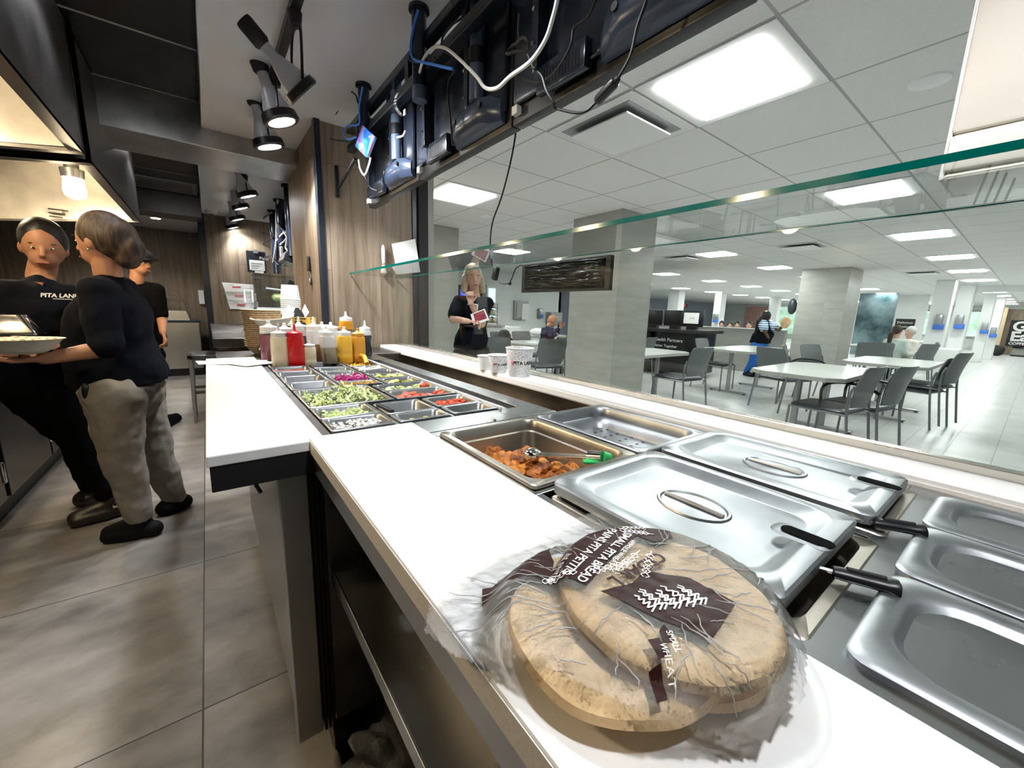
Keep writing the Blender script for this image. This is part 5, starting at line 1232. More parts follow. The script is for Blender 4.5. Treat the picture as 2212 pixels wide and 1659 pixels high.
# refrigerated display at the end of the aisle
t = thing('display_fridge', 'steel prep fridge with a curved glass canopy at the end of the aisle', 'fridge', (-.42, 9.0, 0))
MB().box(-.74, 8.6, .12, -.12, 9.3, .90, .01).build('cabinet', 'steelfridge', t)
MB().box(-.73, 8.65, .0, -.13, 9.3, .12).build('plinth', 'black', t)
MB().box(-.75, 8.58, .90, -.10, 9.3, .93, .003).build('top_edge', 'tvgrey', t)
MB().prism([(-.70, 8.7, .93), (-.24, 8.7, .93), (-.28, 8.7, 1.08), (-.70, 8.7, 1.08)], (0, .5, 0)).build('raised_rail', 'steelfridge', t)
mb = MB(); arc = [(-.28-.28*(1-math.cos(k*PI/16)), 0, 1.08+.42*math.sin(k*PI/16)) for k in range(9)]
for a, b in zip(arc, arc[1:]): mb.face([(a[0], 8.7, a[2]), (b[0], 8.7, b[2]), (b[0], 9.2, b[2]), (a[0], 9.2, a[2])])
mb.build('canopy', 'acrylic', t, True)
for z in (1.18, 1.32): MB().box(-.70, 8.75, z, -.38, 9.15, z+.012).build('glass_shelf', 'acrylic', t)
# ---------------- cook line on the left ----------------
for i, (y0, y1, l) in enumerate(((.2, 1.75, 'dark steel under counter fridge nearest the camera on the left'), (1.77, 3.3, 'dark steel under counter fridge before the cooks'), (3.32, 4.9, 'dark steel under counter fridge beyond the cooks'))):
    t = thing('counter_fridge', l, 'fridge', (-1.3, (y0+y1)/2, 0), 'under counter fridges of the cook line')
    MB().box(-1.75, y0, .12, -.985, y1, .86, .004).build('cabinet', 'fridgedark', t)
    MB().box(-1.7, y0+.01, .0, -1.02, y1-.01, .12).build('plinth', 'black', t)
    for k in range(2):
        ya = y0+.02+(y1-y0)/2*k; yb = ya+(y1-y0)/2-.04
        d_ = MB().box(-.985, ya, .14, -.962, yb, .84, .003).build('door', 'fridgedark', t)
        MB().caps((-.945, yb-.05, .26), .010, (-.945, yb-.05, .36), .010).build('handle', 'chrome', d_, True)
    MB().box(-1.75, y0, .86, -.93, y1, .90, .003).build('top', 'steeldark', t)

t = thing('tap', 'bent steel spout over the front of the cook line', 'tap', (-.95, 2.9, .9))
MB().tube(spline([(-1.02, 2.2, .90), (-1.0, 2.2, .99), (-.97, 2.2, 1.0), (-.93, 2.2, .985)], 4), .010, 8).build('spout', 'chrome', t, True)
MB().tube([(-.955, 2.5, .86), (-.955, 2.5, .55)], .008, 8).build('hose', 'chrome', t, True)
t = thing('steel_pan', 'shiny steel pan at the left edge behind the food bowl', 'pan', (-0.727,2.800,1.121))
pp = Vector((-0.746,2.900,1.117)); MB().loops([rrect(pp.x-.16, pp.y-.12, pp.x+.13, pp.y+.12, .03, pp.z-.045), rrect(pp.x-.16, pp.y-.12, pp.x+.13, pp.y+.12, .03, pp.z-.035), rrect(pp.x-.13, pp.y-.09, pp.x+.08, pp.y+.09, .03, pp.z+.045)], True, True).build('pan_body', 'chrome', t, True)
t = thing('range_block', 'dark cooking appliances on the cook line', 'cooker', (-1.4, 2.6, .9))
MB().box(-1.75, .4, .90, -1.20, 2.6, 1.12, .01).build('griddle', 'steeldark', t); MB().box(-1.75, 3.4, .90, -1.2, 4.9, 1.35, .01).build('oven', 'steeldark', t)
MB().box(-1.76, -3, .9, -1.75, 5.6, 2.0).build('back_splash', 'steeldark', t)

# ---------------- people ----------------
def V3(p): return Vector(p)
def hand(mb, W, D, N, s=1.0, curl=.5, thumb=1):
    """palm from the wrist along D, palm side faces N, thumb on side D x N * thumb"""
    W = V3(W); D = V3(D).normalized(); N = (V3(N)-D*V3(N).dot(D)).normalized(); S = D.cross(N)*thumb
    for k in (-1.5, -.5, .5, 1.5): mb.caps(W+S*.008*k*s, .014*s, W+D*.085*s+S*.0185*k*s, .0125*s, 8)
    for k, L_ in zip((1.5, .5, -.5, -1.5), (.072, .08, .074, .058)):
        b = W+D*.088*s+S*.0195*k*s; d1 = (D*math.cos(curl)+N*math.sin(curl)).normalized(); m = b+d1*L_*.5*s; d2 = (D*math.cos(curl*2)+N*math.sin(curl*2)).normalized()
        mb.caps(b, .0098*s, m, .009*s, 8); mb.caps(m, .009*s, m+d2*L_*.5*s, .0075*s, 8)
    b = W+D*.025*s+S*.028*s; m = b+(S*.8+D*.7+N*.3).normalized()*.038*s; mb.caps(W+D*.015*s+S*.015*s, .014*s, b, .0125*s, 8); mb.caps(b, .0125*s, m, .0105*s, 8); mb.caps(m, .0105*s, m+(D+N*.4+S*.2).normalized()*.03*s, .0085*s, 8)
def fig(label, J, F, skin='skin', top='tee', sleeve=.85, bottom='blackcloth', shoes='shoe', s=1.0, vox=.010, hips=.15, chest=.15, belly=.13, legs=True, hands=(), category='person', long_leg=.93, shoedir=None, face=True, group=None, waistz=None, hem=None):
    J = {k: V3(v) for k, v in J.items()}; F = V3(F).normalized(); U = Vector((0, 0, 1)); S = F.cross(U).normalized()   # S: to the figure's right
    t = thing('person', label, category, (J['pelvis'].x, J['pelvis'].y, 0 if legs else J['pelvis'].z-.2), group)
    H = J['head']; up = (H-J['neck']).normalized(); up = (up+U*1.2).normalized()
    mb = MB()
    R3 = Matrix((S, F, up)).transposed() if True else None
    eu = R3.to_euler()
    mb.ball(H+up*.015*s, .1*s, 3, (.78, .95, 1.12), eu); mb.ball(H-up*.045*s+F*.028*s, .07*s, 3, (.78, .9, .9), eu)
    mb.caps(H+F*.088*s+up*.02*s, .010*s, H+F*.102*s-up*.018*s, .014*s, 8)
    for sg in (-1, 1): mb.ball(H+S*.078*s*sg-up*.008*s-F*.005*s, .028*s, 2, (.35, .7, 1.1), eu)
    mb.ball(H+F*.080*s-up*.062*s, .022*s, 2, (1.2, .5, .35), eu)
    mb.caps(J['neck'], .055*s, H-up*.05*s, .052*s)
    cs = (J['shl']+J['shr'])/2
    mb.caps(cs, .06*s, J['neck'], .052*s)
    mb.caps(J['shl'], .045*s, J['shr'], .045*s); mb.caps(cs-U*.08*s, chest*.58*s, J['pelvis'], hips*.6*s)
    for a in ('l', 'r'):
        mb.caps(J['sh'+a], .050*s, J['el'+a], .040*s); mb.caps(J['el'+a], .040*s, J['wr'+a], .025*s)
        if legs: mb.caps(J['hip'+a], .080*s, J['kn'+a], .052*s); mb.caps(J['kn'+a], .052*s, J['an'+a], .034*s)
    for (a, D, N, c, th) in hands: hand(mb, J['wr'+a], D, N, s, c, th)
    remesh(mb.build('body', skin, t, True), vox*.62 if hands else vox, 1)
    # shirt
    mb = MB(); k = .016*s
    A_, B_ = J['shl'], J['shr']; P = J['pelvis']
    lo = P + (V3((0, 0, 0)) if hem is None else V3(hem))
    sd = (B_-A_); hwd = sd.length/2; sd.normalize(); dd = sd.cross(U).normalized(); fs = 1 if dd.dot(F) > 0 else -1; dd *= fs
    hem_ = lo-U*.035*s; ax = hem_-cs; rings = []
    for (q, w_, d_, off) in ((-.06, hwd*.55, .05*s, 0), (.0, hwd*.98, .078*s, 0), (.10, hwd*1.06, chest*.72*s, 0), (.30, hwd*.98+.012*s, chest*.88*s, .012), (.52, max(hwd*.86, belly*1.02*s), belly*1.0*s, .022), (.78, hips*1.06*s+.01, (hips*.95+.008)*s, .01), (1.0, hips*1.04*s+.01, (hips*1.0+.012)*s, 0)):
        c_ = cs+ax*q+dd*off*s
        rings.append([c_+sd*math.copysign(abs(math.cos(a))**.8, math.cos(a))*w_+dd*math.copysign(abs(math.sin(a))**.8, math.sin(a))*d_ for a in [2*PI*n_/28 for n_ in range(28)]])
    mb.loops(rings, True, True)
    mb.caps(A_, .068*s, B_, .068*s); mb.caps(cs-U*.01*s, .092*s, cs.lerp(J['neck'], .35), .072*s)
    for a in ('l', 'r'):
        e = J['sh'+a].lerp(J['el'+a], min(1, sleeve)); mb.caps(J['sh'+a], .066*s, e, .066*s if sleeve < 1 else .054*s)
        if sleeve > 1: mb.caps(J['el'+a], .054*s, J['el'+a].lerp(J['wr'+a], sleeve-1), .040*s)
    wrinkle(remesh(mb.build('shirt', top, t, True), vox, 3), .030*s, .13)
    if legs:
        mb = MB()
        mb.caps(J['hipl'], (hips*.75)*s, J['hipr'], (hips*.75)*s); mb.caps(P, hips*.86*s, (J['hipl']+J['hipr'])/2, hips*.9*s)
        for a in ('l', 'r'):
            e = J['kn'+a].lerp(J['an'+a], long_leg); mb.caps(J['hip'+a], hips*.72*s, J['kn'+a], .083*s); mb.caps(J['kn'+a], .083*s, e, .062*s)
        wrinkle(remesh(mb.build('trousers', bottom, t, True), vox, 3), .026*s, .11)
        for a in ('l', 'r'):
            an = J['an'+a]; toe = J['toe'+a]; d = (toe-an); d.z = 0; L_ = d.length; d.normalize()
            mb = MB(); z = .038*s
            heel = Vector((an.x, an.y, an.z*0+z))-d*.045*s
            tp = Vector((toe.x, toe.y, z*.9))-d*.03*s; sw = d.cross(U)*.014*s
            mb.caps(heel, .044*s, heel+d*.10*s, .047*s)
            for sg in (-1, 1): mb.caps(heel+d*.08*s+sw*sg, .044*s, tp+sw*sg, .036*s)
            mb.caps(heel+d*.05*s+U*.02*s, .046*s, Vector((an.x, an.y, z))+U*.07*s, .046*s); mb.caps(Vector((an.x, an.y, z))+U*.05*s, .045*s, tp+U*.018*s, .036*s)
            for v in mb.bm.verts: v.co.z = max(v.co.z, .003)
            remesh(mb.build('shoe', shoes, t, True), vox*.8, 2)
    if face:
        for sg in (-1, 1):
            e = H+F*.0835*s+S*.030*s*sg+up*.012*s
            MB().ball(e-F*.002*s, .0088*s, 2, (1.1, 1, .55), eu).build('eye', 'white', t, True); MB().ball(e+F*.0050*s, .0044*s, 2).build('iris', 'black', t, True)
            MB().caps(e+up*.022*s-S*.014*s+F*.004*s, .0032*s, e+up*.022*s+S*.014*s+F*.002*s, .0032*s, 6).build('eyebrow', 'hair', t, True)
        MB().caps(H+F*.092*s-up*.058*s-S*.018*s, .0045*s, H+F*.092*s-up*.058*s+S*.018*s, .0045*s, 8).build('mouth', 'lips', t, True)
    t['_H'] = 0; del t['_H']
    return t, H, F, S, up, eu
M['lips'] = mat('lips', (.32, .10, .08), .45)
def hairset(t, H, F, S, up, eu, m, s=1.0, style='short', vox=.009):
    mb = MB()
    mb.ball(H+up*.035*s-F*.018*s, .107*s, 3, (.84, .98, 1.06), eu); 
    if style == 'bun':
        mb.ball(H+up*.02*s-F*.05*s, .100*s, 3, (.9, 1.0, 1.05), eu); mb.ball(H-up*.035*s-F*.115*s, .062*s, 3, (.95, 1, 1.1), eu); mb.ball(H-up*.08*s-F*.10*s, .05*s, 3)
    if style in ('bob', 'long'):
        for sg in (-1, 1): mb.caps(H+S*.075*s*sg-F*.01*s, .040*s, H+S*.092*s*sg-up*.12*s-F*.0*s, .035*s)
        mb.caps(H-F*.07*s, .075*s, H-F*.07*s-up*.12*s, .06*s)
    if style == 'long': mb.caps(H-F*.09*s, .07*s, H-F*.10*s-up*.32*s, .045*s)
    if style == 'tail': mb.caps(H-F*.10*s, .045*s, H-F*.16*s-up*.06*s, .05*s); mb.caps(H-F*.16*s-up*.06*s, .05*s, H-F*.15*s-up*.38*s, .03*s)
    # open the face
    o = mb.build('hair', m, t, True); remesh(o, vox, 1)
    c = H+F*.085*s-up*.02*s
    return o
# cook in front: back three quarter view, bent over the cook line, bun, black tee, beige joggers
JA = dict(head=(-0.372,2.780,1.509), neck=(-0.368,2.780,1.365), shl=(-0.395,2.620,1.273), shr=(-0.346,2.950,1.301), pelvis=(-0.375,2.800,0.889),
          ell=(-0.376,2.550,1.026), wrl=(-0.566,2.520,0.989), elr=(-0.532,3.020,1.017), wrr=(-0.628,2.900,1.024),
          hipl=(-0.392,2.700,0.800), hipr=(-0.350,2.920,0.744), knl=(-0.407,2.700,0.467), knr=(-0.302,2.950,0.366), anl=(-0.371,2.720,0.109), anr=(-0.248,2.980,0.081),
          toel=(-0.529,2.760,0.030), toer=(-0.319,2.940,0.030))
FA = (-.86, .50, -.12)
def facing(J, F): return F
ret = fig('cook in a black tee and beige joggers with a hair bun, holding a bowl', JA, FA, 'skin', 'tee', .92, 'sweat', 'shoe', 1.0, .010, hips=.175, chest=.17, belly=.16, hands=(('l', (-1, .05, -.05), (0, .1, 1), .25, 1), ('r', (-1, -.2, 0), (.2, -1, .2), .5, -1)), hem=(.0, 0, -.02))
tA = ret[0]
hairset(*ret, 'hair', 1.0, 'bun')
H, F_, S_, up, eu = ret[1:]
for k in range(3): MB().caps(H-up*.03-F_*.145+S_*.02*(k-1), .008, H-up*.005-F_*.135+S_*.02*(k-1), .008, 8).build('hair_clip', 'kraft', tA, True)
pk = Vector((-0.472,2.560,0.861)); MB().ball((JA['hipl'][0]-.085, JA['hipl'][1]-.085, JA['hipl'][2]+.02), .03, 2, (.5, .4, 1.5)).build('pocket_opening', 'black', tA, True)
MB().ball(H-F_*0+S_*-.083-up*.04, .006, 1).build('earring', 'chrome', tA, True)
# food bowl held by the cook
p = Vector((-0.615,2.500,1.045)); mb = MB().lathe(p, [(.06, -.028), (.085, -.012), (.118, .030), (.125, .032), (.116, .028), (.082, -.006), (.055, -.02)], 40)
tb = thing('food_bowl', 'fibre bowl of rice held out over the cook line', 'bowl', p)
mb.build('bowl_body', 'cream', tb, True)
M['rice'] = noisy('rice topping', (.62, .52, .34), (.80, .74, .60), 60, .7, bs=.5)
mb = MB().lathe(p, [(.108, .022), (.07, .034), (.02, .040)], 32); mb.build('rice_mound', 'rice', tb, True)
mb = MB()
for k in range(60):
    a = rnd.random()*6.28; r_ = .095*math.sqrt(rnd.random()); mb.obox((p.x+r_*math.cos(a), p.y+r_*math.sin(a), p.z+.040-r_*.14), (.014, .006, .004), (rnd.random(), rnd.random(), rnd.random()*3))
mb.build('topping_bits', 'pita', tb)
# cook behind, facing the camera, leaning on the cook line
JB = dict(head=(-0.640,3.150,1.494), neck=(-0.668,3.150,1.347), shl=(-0.547,3.120,1.254), shr=(-0.777,3.050,1.254), pelvis=(-0.747,3.220,0.817),
          ell=(-0.548,3.100,1.023), wrl=(-0.609,2.920,1.022), elr=(-0.838,3.000,1.036), wrr=(-0.725,2.780,1.044),
          hipl=(-0.703,3.220,0.736), hipr=(-0.769,3.150,0.755), knl=(-0.608,3.180,0.410), knr=(-0.668,3.300,0.428), anl=(-0.528,3.080,0.096), anr=(-0.645,3.360,0.072),
          toel=(-0.703,3.042,0.030), toer=(-0.737,3.354,0.030))
ret = fig('cook in a black v-neck tee and black clogs, facing the camera behind the joggers', JB, (.12, -.95, -.25), 'skin', 'tee', .85, 'blackcloth', 'clog', 1.0, .011, hips=.16, chest=.16, belly=.15, hands=(('l', (-.5, -.8, 0), (0, 0, -1), .6, 1), ('r', (.3, -.9, 0), (0, 0, -1), .6, -1)), long_leg=.84)
tB = ret[0]; hairset(*ret, 'blackhair', 1.0, 'short')
a = Vector(JB['anl']); b = Vector(JB['knl']).lerp(a, .80); MB().caps(b, .050, a-Vector((0, 0, .02)), .046).build('sock', 'white', tB, True)
MB().lathe(Vector(JB['neck'])+Vector((.01, -.095, -.06)), [(.001, -.05), (.03, .0), (.04, .03)], 3, (0, 0, 1)).build('neck_opening', 'skin', tB, True)
o_ = (-0.627,2.895,1.246)
text('PITA LAND', .026, o_, (1, .02, 0), (0, .05, 1), 'chest_lettering', 'white', tB, shear=.15, bold=.001)
MB().box(o_[0]+.04, o_[1]-.003, o_[2]-.009, o_[0]+.12, o_[1], o_[2]-.006).build('chest_underline', 'white', tB)
# man in a cap further back
JC = dict(head=(-0.451,4.900,1.564), neck=(-0.474,4.900,1.396), shl=(-0.359,4.900,1.338), shr=(-0.588,4.950,1.326), pelvis=(-0.512,5.000,0.834), ell=(-0.334,4.850,1.075), wrl=(-0.325,4.650,0.970), elr=(-0.658,4.900,1.069), wrr=(-0.616,4.700,0.960),
          hipl=(-0.467,5.000,0.747), hipr=(-0.580,5.050,0.746), knl=(-0.469,5.000,0.460), knr=(-0.587,5.050,0.462), anl=(-0.451,5.050,0.161), anr=(-0.609,5.150,0.173), toel=(-0.341,5.360,0.030), toer=(-0.527,5.206,0.030))
ret = fig('man in a black cap and black shirt half hidden behind the front cook', JC, (.75, -.62, -.1), 'skin', 'blackcloth', .8, 'blackcloth', 'shoe', 1.0, .012, hips=.16, chest=.17, belly=.15, hands=(('l', (.2, -.3, -1), (-1, 0, 0), .7, 1),))
t, H, F_, S_, up, eu = ret; hairset(*ret, 'blackhair', .97, 'short')
mb = MB().ball(H+up*.055, .116, 3, (.90, 1.0, .72), eu); remesh(mb.build('cap_crown', 'capdark', t, True), .01, 1) if False else mb.build('cap_crown', 'blackm', t, True)
MB().loops([[H+up*.055+F_*(.08+.085*math.cos(a))+S_*.085*math.sin(a)-up*.012*abs(math.sin(a)) for a in [(-1.35+2.7*k/12) for k in range(13)]], [H+up*.048+F_*(.08+.085*math.cos(a))+S_*.085*math.sin(a)-up*.012*abs(math.sin(a)) for a in [(-1.35+2.7*k/12) for k in range(13)]]], True, True).build('cap_visor', 'blackm', t, True)
MB().tube([H+up*.105+F_*.075+S_*-.03, H+up*.115+F_*.07, H+up*.10+F_*.08+S_*.03], .005, 6).build('cap_logo', 'white', t, True)
# woman at the outside of the counter with a booklet
JD = dict(head=(2.084,3.400,1.554), neck=(2.121,3.420,1.385), shl=(2.265,3.420,1.323), shr=(1.956,3.440,1.324), pelvis=(2.111,3.480,0.901), ell=(2.125,3.300,1.119), wrl=(1.953,3.220,1.312), elr=(1.847,3.360,1.157), wrr=(1.918,3.200,1.147),
          hipl=(2.225,3.480,0.816), hipr=(2.036,3.480,0.823), knl=(2.214,3.460,0.438), knr=(2.029,3.460,0.455), anl=(2.241,3.500,0.045), anr=(2.057,3.500,0.073), toel=(2.143,3.380,0.015), toer=(1.966,3.380,0.043))
zmin = min(JD['anl'][2], JD['anr'][2])
for k in ('anl', 'anr'): JD[k] = (JD[k][0], JD[k][1], .09)
ret = fig('blonde woman in a black top with her hand at her chin, beyond the guard glass', JD, (-.32, -.93, -.12), 'skinlight', 'tee', .72, 'browntr', 'shoe', .98, .009, hips=.145, chest=.14, belly=.12, hands=(('l', (-.15, 0, 1), (-.4, -.6, 0), 1.2, 1), ('r', (.8, -.3, 0), (0, 0, -1), .9, -1)))  if False else None
M['browntr'] = noisy('dark brown trousers', (.035, .026, .020), (.06, .045, .035), 6, .8)
ret = fig('blonde woman in a black top with her hand at her chin, beyond the guard glass', JD, (-.32, -.93, -.12), 'skinlight', 'tee', .72, 'browntr', 'shoe', .98, .009, hips=.145, chest=.14, belly=.12, hands=(('l', (-.15, 0, 1), (-.4, -.6, 0), 1.2, 1), ('r', (.8, -.3, 0), (0, 0, -1), .9, -1)))
t = ret[0]; hairset(*ret, 'blonde', .98, 'bob')
MB().tube([Vector(JD['wrl'])+Vector((.030*math.cos(k*PI/8), .030*math.sin(k*PI/8), -.01)) for k in range(16)], .005, 6, True).build('bracelet', 'kraft', t, True)
MB().obox(Vector((2.029,3.260,1.267)), (.055, .004, .085), (0, .05, 0)).build('name_badge', 'paper', t)
MB().obox(Vector((2.025,3.255,1.280)), (.02, .004, .03), (0, .05, 0)).build('badge_photo', 'navy', t)
t = thing('booklet', 'white booklet with a dark red picture held by the blonde woman', 'booklet', (2.013,3.160,1.209))
P = [Vector(v) for v in ((1.930,3.180,1.211), (2.081,3.180,1.266), (2.109,3.140,1.164), (1.942,3.140,1.116))]
MB().prism(P, (0, .008, 0)).build('cover', 'paper', t)
c = sum(P, Vector())/4; M['redp'] = mat('dark red print', (.28, .02, .04), .5)
MB().prism([c+(q-c)*.74+Vector((0, -.003, .008)) for q in P], (0, .003, 0)).build('picture', 'redp', t)
# seated man
JE = dict(head=(5.552,6.000,1.088), neck=(5.470,6.000,0.985), shl=(5.426,5.850,0.901), shr=(5.498,6.150,0.884), pelvis=(5.448,6.050,0.665), ell=(5.338,5.800,0.787), wrl=(5.487,5.750,0.834), elr=(5.730,6.200,0.803), wrr=(5.892,6.100,0.944),
          hipl=(5.387,5.950,0.609), hipr=(5.568,6.150,0.588), knl=(5.727,5.900,0.577), knr=(5.969,6.150,0.548), anl=(5.677,5.900,0.176), anr=(5.918,6.150,0.131), toel=(5.839,5.900,0.138), toer=(6.087,6.150,0.091))
M['navyshirt'] = mat('navy jacket', (.012, .02, .045), .8)
ret = fig('seated man with a shaved head in a navy jacket eating beyond the near pillar', JE, (.86, -.4, -.5), 'skin', 'navyshirt', 1.8, 'blackcloth', 'shoe', 1.0, .014, hips=.15, chest=.16, hands=(('r', (.3, 0, .9), (0, -1, 0), .7, 1),))
# cleaner
JF = dict(head=(9.600,3.615,1.304), neck=(9.600,3.641,1.225), shl=(9.500,3.620,1.155), shr=(9.720,3.584,1.149), pelvis=(9.600,3.672,0.772), ell=(9.350,3.507,1.005), wrl=(9.350,3.419,0.875), elr=(9.500,3.306,1.045), wrr=(9.500,3.234,1.144),
          hipl=(9.500,3.685,0.672), hipr=(9.720,3.668,0.668), knl=(9.500,3.710,0.364), knr=(9.720,3.655,0.360), anl=(9.512,3.824,0.090), anr=(9.458,3.629,0.090), toel=(9.412,3.640,0.030), toer=(9.457,3.482,0.030))
M['blues'] = mat('blue trousers', (.01, .12, .42), .7)
M['stripes'] = mat('blue white stripes', (.8, .8, .8), .7)
_v = coords(M['stripes'], (1, 1, 1), kind='World'); _w = nd(M['stripes'], 'ShaderNodeTexWave', bands_direction='Z'); _w.inputs['Scale'].default_value = 7; lk(M['stripes'], _v, _w.inputs['Vector']); lk(M['stripes'], ramp(M['stripes'], _w.outputs[0], [(.48, (.03, .22, .42)), (.52, (.8, .82, .84))]), bsdf(M['stripes']).inputs['Base Color'])
ret = fig('cleaner in a black vest and blue trousers wiping the second tiled pillar', JF, (.85, -.35, .1), 'skindark', 'tee', .1, 'blues', 'shoe', .95, .018, hips=.19, chest=.2, belly=.2, face=True, hands=(('r', (.7, 0, .5), (0, -1, 0), .3, 1),), long_leg=.9)
t = ret[0]; hairset(*ret, 'blackhair', 1.0, 'tail', .02)
for a in ('l', 'r'):
    m_ = MB().caps(JF['sh'+a], .10, Vector(JF['sh'+a]).lerp(Vector(JF['el'+a]), .6), .085); m_.build('striped_sleeve', 'stripes', t, True)
MB().ball((9.400,3.166,1.203), .10, 2, (.6, .9, 1.2), jit=.12).build('wiping_cloth', 'pita', None, True, 'yellow wiping cloth pressed on the second tiled pillar', 'cloth')
# person on the phone
JG = dict(head=(15.000,8.255,1.344), neck=(15.000,8.239,1.203), shl=(15.000,8.059,1.103), shr=(15.000,8.377,1.091), pelvis=(15.000,8.167,0.599), ell=(14.900,7.928,0.915), wrl=(14.800,7.870,0.725), elr=(14.900,8.482,1.157), wrr=(14.800,8.257,1.340))
M['greyknit'] = mat('grey cardigan', (.30, .31, .31), .85)
ret = fig('person in a grey cardigan on the phone behind the monitors', JG, (-.9, -.45, 0), 'skin', 'greyknit', 1.8, 'blackcloth', 'shoe', 1.15, .024, legs=False, hands=(('r', (.1, 0, 1), (0, 1, 0), .8, 1),)); hairset(*ret, 'blackhair', 1.15, 'short', .02)
MB().ball(Vector((14.750,8.087,1.082)), .09, 2, (1, .8, 1.5)).build('black_top', 'blackcloth', ret[0], True)
pv = Vector(JG['pelvis']); MB().caps(pv+Vector((0, .1, 0)), .12, (pv.x, pv.y+.1, .08), .07).caps(pv-Vector((0, .1, 0)), .12, (pv.x, pv.y-.1, .08), .07).build('trousers', 'blackcloth', ret[0], True)
# two people at the far table
def bust(): pass
def sit(hp, s, skin, hm, top, F, label, style='short', legs=False):
    h = Vector(hp); F = Vector(F).normalized(); S = F.cross(Vector((0, 0, 1))); k = s
    J = dict(head=h, neck=h-Vector((0, 0, .13*k)), shl=h-Vector((0, 0, .23*k))-S*.17*k, shr=h-Vector((0, 0, .23*k))+S*.17*k, pelvis=h-Vector((0, 0, .70*k)), ell=h-Vector((0, 0, .48*k))-S*.22*k+F*.05, elr=h-Vector((0, 0, .48*k))+S*.22*k+F*.05, wrl=h-Vector((0, 0, .52*k))-S*.08*k+F*.28*k, wrr=h-Vector((0, 0, .52*k))+S*.08*k+F*.28*k)
    r_ = fig(label, J, F, skin, top, 1.8, 'blackcloth', 'shoe', k, .024, legs=False, hands=())
    mb = MB(); Pv = J['pelvis']
    for sg in (-1, 1):
        kn = Pv+S*.10*sg+F*.40; kn.z = max(.42, min(Pv.z, .55)); mb.caps(Pv+S*.08*sg-Vector((0, 0, .02)), .10, kn, .075); mb.caps(kn, .075, (kn.x, kn.y, .06), .06)
    mb.caps(Pv, .15, (Pv.x, Pv.y, max(.40, Pv.z-.1)), .15)
    remesh(mb.build('trousers', 'blackcloth', r_[0], True), .024, 1)
    if hm: hairset(*r_, hm, k, style, .022)
    return r_
M['creamshirt'] = mat('cream shirt', (.72, .68, .60), .8); M['mint'] = mat('pale mint jacket', (.55, .66, .60), .8)
sit((12.000,1.890,1.089), 1.0, 'skinlight', 'hair', 'mint', (.9, -.45, 0), 'woman in a pale mint jacket with a long ponytail at a far table', 'tail')
sit((12.600,1.769,1.073), 1.0, 'skinlight', 'greyhair', 'creamshirt', (-.75, .6, 0), 'white haired person in a cream shirt facing the ponytail woman')
for (hp, hm, top, l) in (((13.500,6.373,1.031), 'blackhair', 'tee', 'dark haired head just right of the white column, above the low tiled wall'), ((13.500,6.104,1.014), 'blackhair', 'whitewall', 'person in white with black hair bent down behind the low tiled wall'), ((13.500,5.878,1.039), 'blackhair', 'navyshirt', 'balding person in dark clothes behind the low tiled wall'), ((13.500,5.533,1.055), 'blackhair', 'whitewall', 'person in white nearest the cleaner, behind the low tiled wall'), ((13.500,8.644,1.029), 'greyhair', 'whitewall', 'pale haired person behind the computer counter')):
    sit(hp, 1.0, 'skinlight', hm, top, (-.9, -.3, 0), l)

M['bluep'] = mat('blue plastic tray', (.05, .16, .55), .4)
M['outside'] = noisy('painted sunlit garden pane', (.10, .30, .12), (.75, .95, .85), 2.2, .3, emit=(.5, .75, .6), es=.6)  # greenery and daylight glow painted into the flat window pane
M['brick'] = gridmat('pale red brick', (.55, .25, .2), (.7, .4, .34), (.7, .65, .6), .25, .09, 0, 0, .015, (0, 2), .8)  # flat window pane patterned as pale brick
M['redlit'] = mat('red lit letters', (.6, .02, .04), .4, emit=(1, .05, .1), es=3)
M['darkglass'] = noisy('dark glazing', (.03, .06, .07), (.20, .28, .30), 1.3, .1)
# ---------------- cafeteria furniture ----------------
M['chairleg'] = mat('grey tube', (.20, .22, .22), .35, .6)
def chair_proto(arms=False):
    t = thing('cafeteria_chair', 'x', 'chair', (0, 0, 0), 'grey cafeteria chairs')
    # seat faces +y
    L = []
    for z, i in ((.425, .012), (.435, 0), (.455, 0), (.468, .012), (.472, .04)): L.append(rrect(-.235+i, -.22+i, .235-i, .24-i, .07, z))
    MB().loops(L, True, True).build('seat', 'seatpad', t, True)
    mb = MB(); F_, B_ = [], []
    n = 10
    for side, off in ((F_, 0), (B_, -.012)):
        for (z, hw_, y) in ((.50, .17, -.225), (.56, .20, -.235), (.64, .215, -.245), (.72, .222, -.262), (.80, .225, -.285), (.86, .215, -.305), (.875, .19, -.31)):
            side.append([(hw_*(-1+2*k/n), y+off-.035*(1-(-1+2*k/n)**2), z) for k in range(n+1)])
    rings = [f+b[::-1] for f, b in zip(F_, B_)]
    mb.loops(rings, True, True).build('backrest', 'chairgrey', t, True)
    for sx in (-1, 1):
        MB().tube([(sx*.235, .235, 0), (sx*.235, .225, .44)], .0115, 8).build('leg', 'chairleg', t, True)
        MB().tube(spline([(sx*.235, -.30, 0), (sx*.235, -.235, .44), (sx*.225, -.23, .62), (sx*.215, -.25, .70)], 4), .0115, 8).build('leg', 'chairleg', t, True)
        MB().tube([(sx*.235, .225, .432), (sx*.235, -.235, .432)], .009, 6).build('seat_rail', 'chairleg', t, True)
        if arms: MB().tube(spline([(sx*.235, .225, .43), (sx*.25, .22, .60), (sx*.255, .10, .665), (sx*.25, -.12, .665), (sx*.235, -.235, .60)], 5), .014, 8).build('armrest', 'black', t, True)
    return t
cp = chair_proto(); ca = chair_proto(True)
usedc = {}
